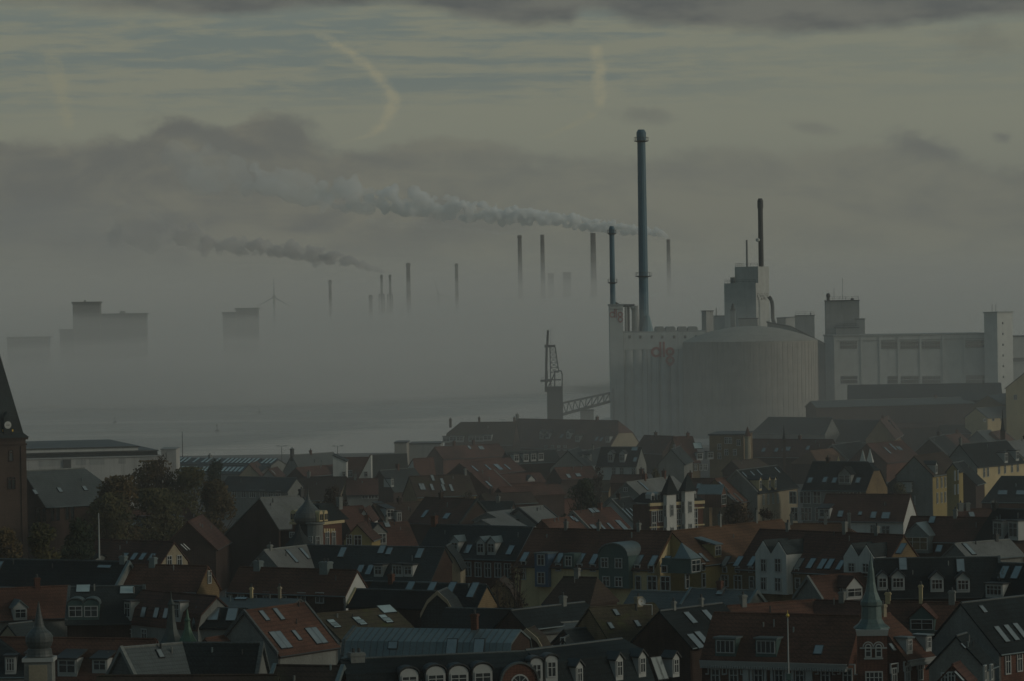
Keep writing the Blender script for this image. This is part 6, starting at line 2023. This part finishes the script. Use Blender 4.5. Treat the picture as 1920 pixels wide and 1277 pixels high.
for a in [
    ('tall autumn tree beside the church, its crown reaching highest of the brown group', 288, 864, 645, 150, 'autumn', 6500, False, 1, .6),
    ('autumn tree overlapping the right end of the church roof', 222, 893, 598, 120, 'autumn', 5000, False, 2, .6),
    ('autumn tree right of the tallest brown one, before the glass hall roofs', 352, 878, 640, 120, 'olive', 5000, False, 3, .6),
    ('low olive tree before the church wall, under the right end of the nave roof', 205, 925, 588, 110, 'olive', 4200, False, 4, .55),
    ('brown tree in front of the long slate house with pale window bays', 400, 900, 615, 100, 'autumn', 4200, False, 5, .55),
    ('brown tree filling the gap under the tallest autumn crown', 300, 918, 605, 150, 'olive', 5200, False, 21, .55),
    ('round dark tree standing up before the glass hall roofs', 402, 861, 690, 56, 'evergreen', 2400, False, 6, .5),
    ('thin bare tree against the white end block of the waterfront hall', 302, 838, 640, 52, 'rust', 300, True, 7, .4),
    ('yellowing tree at the left edge below the church', 8, 985, 505, 90, 'autumn', 3600, False, 8, .5),
    ('olive tree between the church wall and the tall flagpole', 78, 980, 510, 90, 'olive', 3600, False, 9, .5),
    ('dark tree in front of the church wall, above the small red roof', 145, 965, 525, 120, 'evergreen', 4200, False, 10, .5),
    ('round brown bush tree beside the brown slope and the white wall', 622, 906, 640, 76, 'rust', 3000, False, 11, .5),
    ('round dark tree among low roofs left of the big grey gable', 1090, 897, 640, 84, 'evergreen', 3400, False, 12, .5),
    ('brown leafless tree in front of the beige front with yellow dormers', 1380, 936, 560, 96, 'rust', 2600, True, 13, .4),
    ('small dark tree right of the leafless brown one', 1440, 948, 570, 60, 'rust', 1600, True, 14, .4),
    ('tall bare tree before the ivy covered ochre gable', 966, 1040, 425, 62, 'rust', 160, True, 15),
    ('small bare tree with few twigs left of the tall bare one', 938, 1075, 420, 46, 'rust', 120, True, 16),
    ('bush tree beside the low yellow wall and the ochre half-hipped gable', 1688, 905, 700, 46, 'olive', 1500, False, 17),
    ('bush in front of the yellow gable with slim rooflights', 880, 915, 690, 44, 'rust', 700, True, 18),
    ('dark leafy tree between the white walled house and the grey gable', 1228, 872, 735, 36, 'olive', 1100, False, 19),
    ('brown tree left of the white walled house with two pointed dormers', 1120, 868, 740, 34, 'rust', 900, False, 20),
]:
    tree(*a)

# ================================================================ red corner house with the copper spire, lower right
h7 = H('red brick corner house with white trims, two wide dormers and a red tiled roof', (1340, 1148), (1612, 1154), (1325, 1233), 'red', 'brick', 15, 50,
       dm=[(1361, 1228, 2.1, 1.55, 'f', 'greenpaint', 'zinc', 4, 1), (1437, 1229, 2.1, 1.55, 'f', 'greenpaint', 'zinc', 4, 1)], sk=[(1535, 1219, .85, 1.0)])
P = h7.P
za = h7.ze - h7.zr
mb = MB()
w0 = h7.wf
mb.hexa([P(-.1, w0 + .18, za - 1.0), P(h7.L, w0 + .18, za - 1.0), P(h7.L, w0 - .1, za - 1.0), P(-.1, w0 - .1, za - 1.0)],
        [P(-.1, w0 + .42, za - .25), P(h7.L, w0 + .42, za - .25), P(h7.L, w0 - .1, za - .25), P(-.1, w0 - .1, za - .25)])
for i in range(60):
    x = h7.L * (i + .5) / 60
    mb.obox(P(x, w0 + .36, za - .8), h7.u, h7.n, UP, .07, .1, .12)
mb.build('cornice', M['trim'], h7.t)
for px in (1399, 1518):
    q_ = ptplane(px, 1265, h7.RA + h7.n * w0, h7.n)
    x = (q_ - h7.RA).dot(h7.u)
    mb = MB().hexa([P(x - .3, w0 + .16, za - 9), P(x + .3, w0 + .16, za - 9), P(x + .3, w0 - .1, za - 9), P(x - .3, w0 - .1, za - 9)],
                   [P(x - .3, w0 + .16, za - 1.002), P(x + .3, w0 + .16, za - 1.002), P(x + .3, w0 - .1, za - 1.002), P(x - .3, w0 - .1, za - 1.002)])
    mb.build('pilaster', M['trim'], h7.t)
for i, px in enumerate((1342, 1376, 1422.5, 1461, 1500, 1548, 1589.5)):
    for row in (0, 1):
        c_ = ptplane(px, 1270, h7.RA + h7.n * (w0 - .05), h7.n) - UP * (3.1 * row)
        fw = window(h7.t, c_, h7.u, h7.n, .95, 1.7, 2, 2)
        mb = MB()
        uu = h7.u
        if 2 <= i <= 4:
            for sx in (-1, 1):
                mb.obox(c_ + uu * sx * .72 + h7.n * .06, uu, h7.n, UP, .13, .09, 1.05)
            mb.obox(c_ + UP * 1.15 + h7.n * .08, uu, h7.n, UP, .95, .13, .14)
        else:
            for sx in (-1, 1):
                mb.obox(c_ + uu * sx * .72 + UP * .75 + h7.n * .05, uu, h7.n, UP, .05, .07, .42)
                mb.obox(c_ + uu * sx * .84 + UP * .30 + h7.n * .053, uu, h7.n, UP, .17, .07, .05)
            mb.obox(c_ + UP * 1.2 + h7.n * .056, uu, h7.n, UP, .77, .07, .05)
        mb.build('window_trim', M['trim'], h7.t)
# round corner tower
k = Blk(1598.5, 1663, None, 1192, 353, 4, 2, depth=3.4)
t = thing('corner_tower', 'brick corner tower with twin arched windows under a tall green copper spire', 'tower', k.base)
k.body(MB()).build('wall', M['brick'], t)
MB().hexa([k.at(-.06, -.06, k.zt + .004), k.at(k.W + .06, -.06, k.zt + .004), k.at(k.W + .06, k.D + .06, k.zt + .004), k.at(-.06, k.D + .06, k.zt + .004)],
          [k.at(-.16, -.16, k.zt + .55), k.at(k.W + .16, -.16, k.zt + .55), k.at(k.W + .16, k.D + .16, k.zt + .55), k.at(-.16, k.D + .16, k.zt + .55)]).build('frieze', M['trim'], t)
ctr = k.at(k.W / 2, k.D / 2, k.zt + .56)
hw = k.W / 2
zpx = lambda py: pt(1629, py, k.C.y).z - ctr.z
prof = [(hw * 1.32, 0), (hw * 1.28, .12), (hw * .95, zpx(1172)), (hw * .74, zpx(1163)), (hw * .70, zpx(1140)), (hw * .78, zpx(1137.5)), (hw * .78, zpx(1131)), (hw * .66, zpx(1127)), (hw * .42, zpx(1112)), (hw * .30, zpx(1095)), (hw * .22, zpx(1072)), (.05, zpx(1047)), (.03, zpx(1040))]
MB().lathe(ctr, prof, 8).build('copper_spire', M['copper'], t)
for px in (1628, 1647.5):
    a, z = k.front(px, 1223)
    c_ = k.at(a, -.03, z)
    window(t, c_, -k.dl, -k.dr, .62, .95, 1, 2, arch=True)
    MB().ring(k.at(a, -.02, z + .48), -k.dl, UP, .50, .40, -.1, 0, math.pi, 12).build('arch_trim', M['trim'], t)
mb = MB()
k.pxbox(mb, 1612, 1663, 1214, 1216, .07)
k.pxbox(mb, 1620, 1656, 1233.5, 1236, .1)
mb.build('sill_band', M['trim'], t)
a, z = k.front(1639, 1274)
window(t, k.at(a, -.03, z), -k.dl, -k.dr, 1.6, 1.5, 4, 2)
w7 = H('right wing of the red brick corner house with white cornice and two box dormers', (1640, 1153), (1692, 1146), (1680, 1236), 'red', 'brick', 15, 49, hB=2.2,
       dm=[(1704, 1224, 1.0, 1.35, 'f', 'trim', 'zinc', 3), (1740, 1219, 1.0, 1.35, 'f', 'trim', 'zinc', 3)], sk=[(1672, 1214, .5, .8)], ch=[(.3, .7, .9, 'beige')])
P = w7.P
za = w7.ze - w7.zr
w0 = w7.wf
mb = MB()
mb.hexa([P(.2, w0 + .15, za - .9), P(w7.L + .1, w0 + .15, za - .9), P(w7.L + .1, w0 - .1, za - .9), P(.2, w0 - .1, za - .9)],
        [P(.2, w0 + .4, za - .25), P(w7.L + .1, w0 + .4, za - .25), P(w7.L + .1, w0 - .1, za - .25), P(.2, w0 - .1, za - .25)])
for i in range(22):
    mb.obox(P(.4 + (w7.L - .5) * i / 21, w0 + .3, za - .72), w7.u, w7.n, UP, .06, .1, .12)
mb.build('cornice', M['trim'], w7.t)
for px, py in ((1676, 1268), (1701, 1264), (1725, 1260), (1748, 1256)):
    c_ = ptplane(px, py, w7.RA + w7.n * (w0 - .05), w7.n)
    window(w7.t, c_, w7.u, w7.n, .85, 1.6, 2, 2)
    mb = MB()
    for sx in (-1, 1):
        mb.obox(c_ + w7.u * sx * .62 + UP * .72 + w7.n * .05, w7.u, w7.n, UP, .05, .07, .42)
    mb.obox(c_ + UP * 1.18 + w7.n * .054, w7.u, w7.n, UP, .67, .07, .05)
    mb.build('window_trim', M['trim'], w7.t)

h8b = H('large house with a plain dark grey gable and black roof with bright rooflights, lower right', (1802, 1130), (1935, 1115), (1886, 1220), 'black', 'brick', 15.5, 45, gA='stone',
        sk=[(1843, 1143, .6, .9), (1878, 1190, .75, 2.0), (1896, 1187, .75, 2.0), (1913, 1184, .75, 2.0)], wn=[(1889, 1245, .9, 2.0), (1911, 1240, .9, 2.0)])
H('low black roof leaning against the plain dark grey gable', (1793, 1192), (1812, 1186), (1842, 1252), 'black', 'stone', 13, 46, sk=[(1783 + 22, 1212, .4, .6)])
H('small brick house with paired windows and a rooflight at the bottom right corner', (1786, 1246), (1800, 1240), (1812, 1275), 'red2', 'brick', 13, 46, wn=[(1846, 1262, .9, 1.4), (1858, 1260, .9, 1.4)], sk=[(1797, 1269, .6, 1.1)], wgA=[(1772, 1272, .7, 1.0), (1784, 1270, .7, 1.0)])

# ================================================================ towers and spires, lower left
def spire_tower(label, px, pts, Y, mat, ybase, body, bw_, n=16, name='domed_tower', zb=2):
    c_ = pt(px, ybase, Y)
    t = thing(name, label, 'tower', (c_.x, Y, zb))
    zz = lambda py: pt(px, py, Y).z - c_.z
    MB().lathe(c_, [(w * Y / FPX / 2, zz(py)) for py, w in pts], n).build('dome' if n > 8 else 'copper_roof', M[mat], t)
    hw = bw_ * Y / FPX / 2
    MB().box(c_.x - hw, c_.x + hw, Y - hw, Y + hw, zb, c_.z - .01).build('wall', M[body], t)
    return t, c_


t, c_ = spire_tower('white tower at lower left with a grey onion dome tapering into a long thin spike', 74, [(1230, 50), (1226, 48), (1217, 46), (1215, 40), (1211, 46), (1202, 52), (1193, 51), (1186, 42), (1180, 28), (1174, 20), (1160, 14), (1145, 8), (1127, 1)], 322, 'slate2', 1231, 'stone', 52)
MB().box(c_.x - .75, c_.x + .75, 322 - 1.25, 322 - 1.1, c_.z - 2.1, c_.z - .6).build('opening', M['beige'], t)
MB().box(c_.x - 1.3, c_.x + 1.3, 322 - 1.3, 322 + 1.3, c_.z - .35, c_.z - .05).build('cornice', M['trim'], t)
spire_tower('taller of two copper roofed turrets behind the navy black roof', 322, [(1205, 48), (1200, 40), (1192, 32), (1180, 22), (1165, 17), (1150, 14), (1135, 12), (1133, 15), (1128, 9), (1122, 3), (1108, 1)], 388, 'bronze', 1206, 'stone', 34, 8, 'copper_turret')
spire_tower('smaller greener copper turret right of the taller one', 352, [(1205, 38), (1200, 34), (1192, 24), (1185, 18), (1176, 12), (1165, 10), (1163, 13), (1158, 7), (1140, 1)], 386, 'green', 1206, 'stone', 26, 8, 'copper_turret')
for lab, px, y0, y1, Y, w in (('thin dark spire rising from the dull red roof at right of the brick turret', 1470, 797, 824, 880, 7), ('thin dark spire before the black roofed hall at the right', 1880, 768, 808, 890, 10)):
    spire_tower(lab, px, [(y1, w), (y1 - 4, w * .75), ((y0 + y1) / 2, w * .35), (y0, .4)], Y, 'black', y1, 'dbrick', w * .8, 8, 'small_spire')

# glass pyramids on the roof at right
for lab, px, y0, y1, w in (('left one of two bright glass pyramids on a roof', 1618, 842, 867, 12.5), ('right one of two bright glass pyramids on a roof', 1631.5, 840, 867, 14), ('tiny yellow roof pyramid left of the two bright ones', 1572, 854, 868, 5.5)):
    Y = 712
    c_ = pt(px, y1, Y)
    hw = w * Y / FPX / 2
    t = thing('roof_pyramid', lab, 'skylight', c_)
    a_ = R(28)
    e = [c_ + Vector((math.cos(a_ + q_ * math.pi / 2), math.sin(a_ + q_ * math.pi / 2), 0)) * hw * 1.25 for q_ in range(4)]
    apx = c_ + UP * (pt(px, y0, Y).z - c_.z)
    MB().add(e + [apx], [(0, 1, 2, 3), (0, 1, 4), (1, 2, 4), (2, 3, 4), (3, 0, 4)]).build('glazing', M['white' if w > 6 else 'cream'], t)
    MB().obox(c_ - UP * 1.3, (1, 0, 0), (0, 1, 0), UP, hw * .9, hw * .9, 1.28).build('kerb', M['dark'], t)

# ================================================================ poles, lamps, aerials, buoys
def pole(name, label, cat, top, bot, Y, r=.06, mat='trim', knob=None, group=None):
    a, b_ = pt(top[0], top[1], Y), pt(bot[0], bot[1], Y)
    t = thing(name, label, cat, (b_.x, Y, b_.z), group)
    a.x = b_.x
    MB().cyl(b_, a, r * 1.3, r * .7, 8).build('pole', M[mat], t)
    if knob:
        MB().lathe(a - UP * .02, [(.03, 0), (.13, .08), (.17, .2), (.13, .32), (.03, .4), (.02, .7)], 10).build('finial', M[knob], t)
    return t


pole('flagpole', 'tall thin white flagpole with no flag, at left above the black roof', 'flagpole', (185.5, 962), (186.3, 1048), 470, .09)
t = pole('flagpole', 'white flagpole with a gilded knob in front of the red corner house', 'flagpole', (1476, 1158), (1478.5, 1264), 352, .065, 'trim', 'gold')
MB().obox(pt(1478.5, 1264, 352) - UP * .25, (1, 0, 0), (0, 1, 0), UP, .22, .22, .3).build('bracket', M['greenpaint'], t)
for x, y0, y1, lab in ((528.5, 837, 868, 'left one of two double armed street lamps on the waterfront'), (633.5, 837, 868, 'right one of two double armed street lamps on the waterfront')):
    Y = 1040
    t = pole('street_lamp', lab, 'street lamp', (x, y0), (x, y1), Y, .11, 'steel', None, 'double armed lamps on the waterfront')
    c_ = pt(x, y0, Y)
    for sg in (-1, 1):
        MB().cyl(c_, c_ + Vector((sg * .9, 0, .15)), .06, n=5).build('arm', M['steel'], t)
        MB().obox(c_ + Vector((sg * 1.1, 0, .14)), (1, 0, 0), (0, 1, 0), UP, .38, .16, .09).build('lamp_head', M['steel'], t)
pole('mast', 'thin tall mast beside the glass hall roofs', 'mast', (342, 809), (342.5, 862), 930, .09, 'steel')
for x, y0, y1, lab in ((407, 799, 809, 'nearest spar buoy with a round float, off the glass hall roofs'), (215, 784, 793, 'slim spar buoy off the white waterfront hall'), (486, 767, 774, 'farthest and smallest spar buoy on the fjord')):
    b_ = ptz(x, y1, 0.0)
    kx = b_.y / FPX
    t = thing('buoy', lab, 'buoy', b_)
    MB().lathe(b_ - UP * .5, [(.3, 0), (.75, .4), (.8, .9), (.4, 1.2), (.12, 1.3)], 12).build('float', M['dark'], t)
    MB().cyl(b_ + UP * .7, b_ + UP * (y1 - y0) * kx, .13, .09, 8).build('spar', M['dark'], t)
    MB().lathe(b_ + UP * ((y1 - y0) * kx - .1), [(.1, 0), (.3, .1), (.3, .6), (.1, .7)], 8).build('topmark', M['dark'], t)


def aerial(label, x, yt, yb, Y, w=1.4):
    b_ = pt(x, yb, Y)
    a = pt(x, yt, Y)
    t = thing('tv_aerial', label, 'aerial', b_)
    mb = MB()
    mb.cyl(b_, a, .04, n=5)
    mb.cyl(a + Vector((-w / 2, 0, -.05)), a + Vector((w / 2, 0, -.05)), .03, n=4)
    for i in range(5):
        p = a + Vector((-w / 2 + w * i / 4, 0, -.05))
        mb.cyl(p - Vector((0, .35, 0)), p + Vector((0, .35, 0)), .025, n=4)
    mb.build('mast', M['steel'], t)


aerial('television aerial on the ridge of the dark brown harbour house', 943, 786.5, 792, 1045)
aerial('television aerial on the ridge of the long red harbour house', 1008, 782, 788, 1048)
aerial('television aerial over the dark roofs in the middle', 1048, 880, 892, 700)
t = thing('satellite_dish', 'white satellite dish on an arm above the teal slate roofs', 'satellite dish', pt(1206, 1134, 392))
c_ = pt(1204, 1128, 392)
mb = MB()
for i in range(10):
    a0, a1 = 2 * math.pi * i / 10, 2 * math.pi * (i + 1) / 10
u_, v_ = Vector((.94, .34, 0)), UP
rings_ = [[c_ + (u_ * math.cos(a) + v_ * math.sin(a)) * r + Vector((.34, -.94, 0)) * d_ for a in [2 * math.pi * i / 14 for i in range(14)]] for r, d_ in ((.08, -.14), (.28, -.09), (.42, 0))]
for ra, rb in zip(rings_, rings_[1:]):
    for i in range(14):
        mb.prism([ra[i], ra[(i + 1) % 14], rb[(i + 1) % 14], rb[i]], Vector((-.34, .94, 0)) * .03)
mb.build('dish', M['white'], t)
mb = MB().cyl(c_ - UP * .3, c_ + Vector((1.0, .3, -.35)), .05, n=6)
mb.cyl(c_ + Vector((1.0, .3, -.35)), c_ + Vector((1.0, .3, -1.4)), .05, n=6)
mb.build('arm', M['trim'], t)
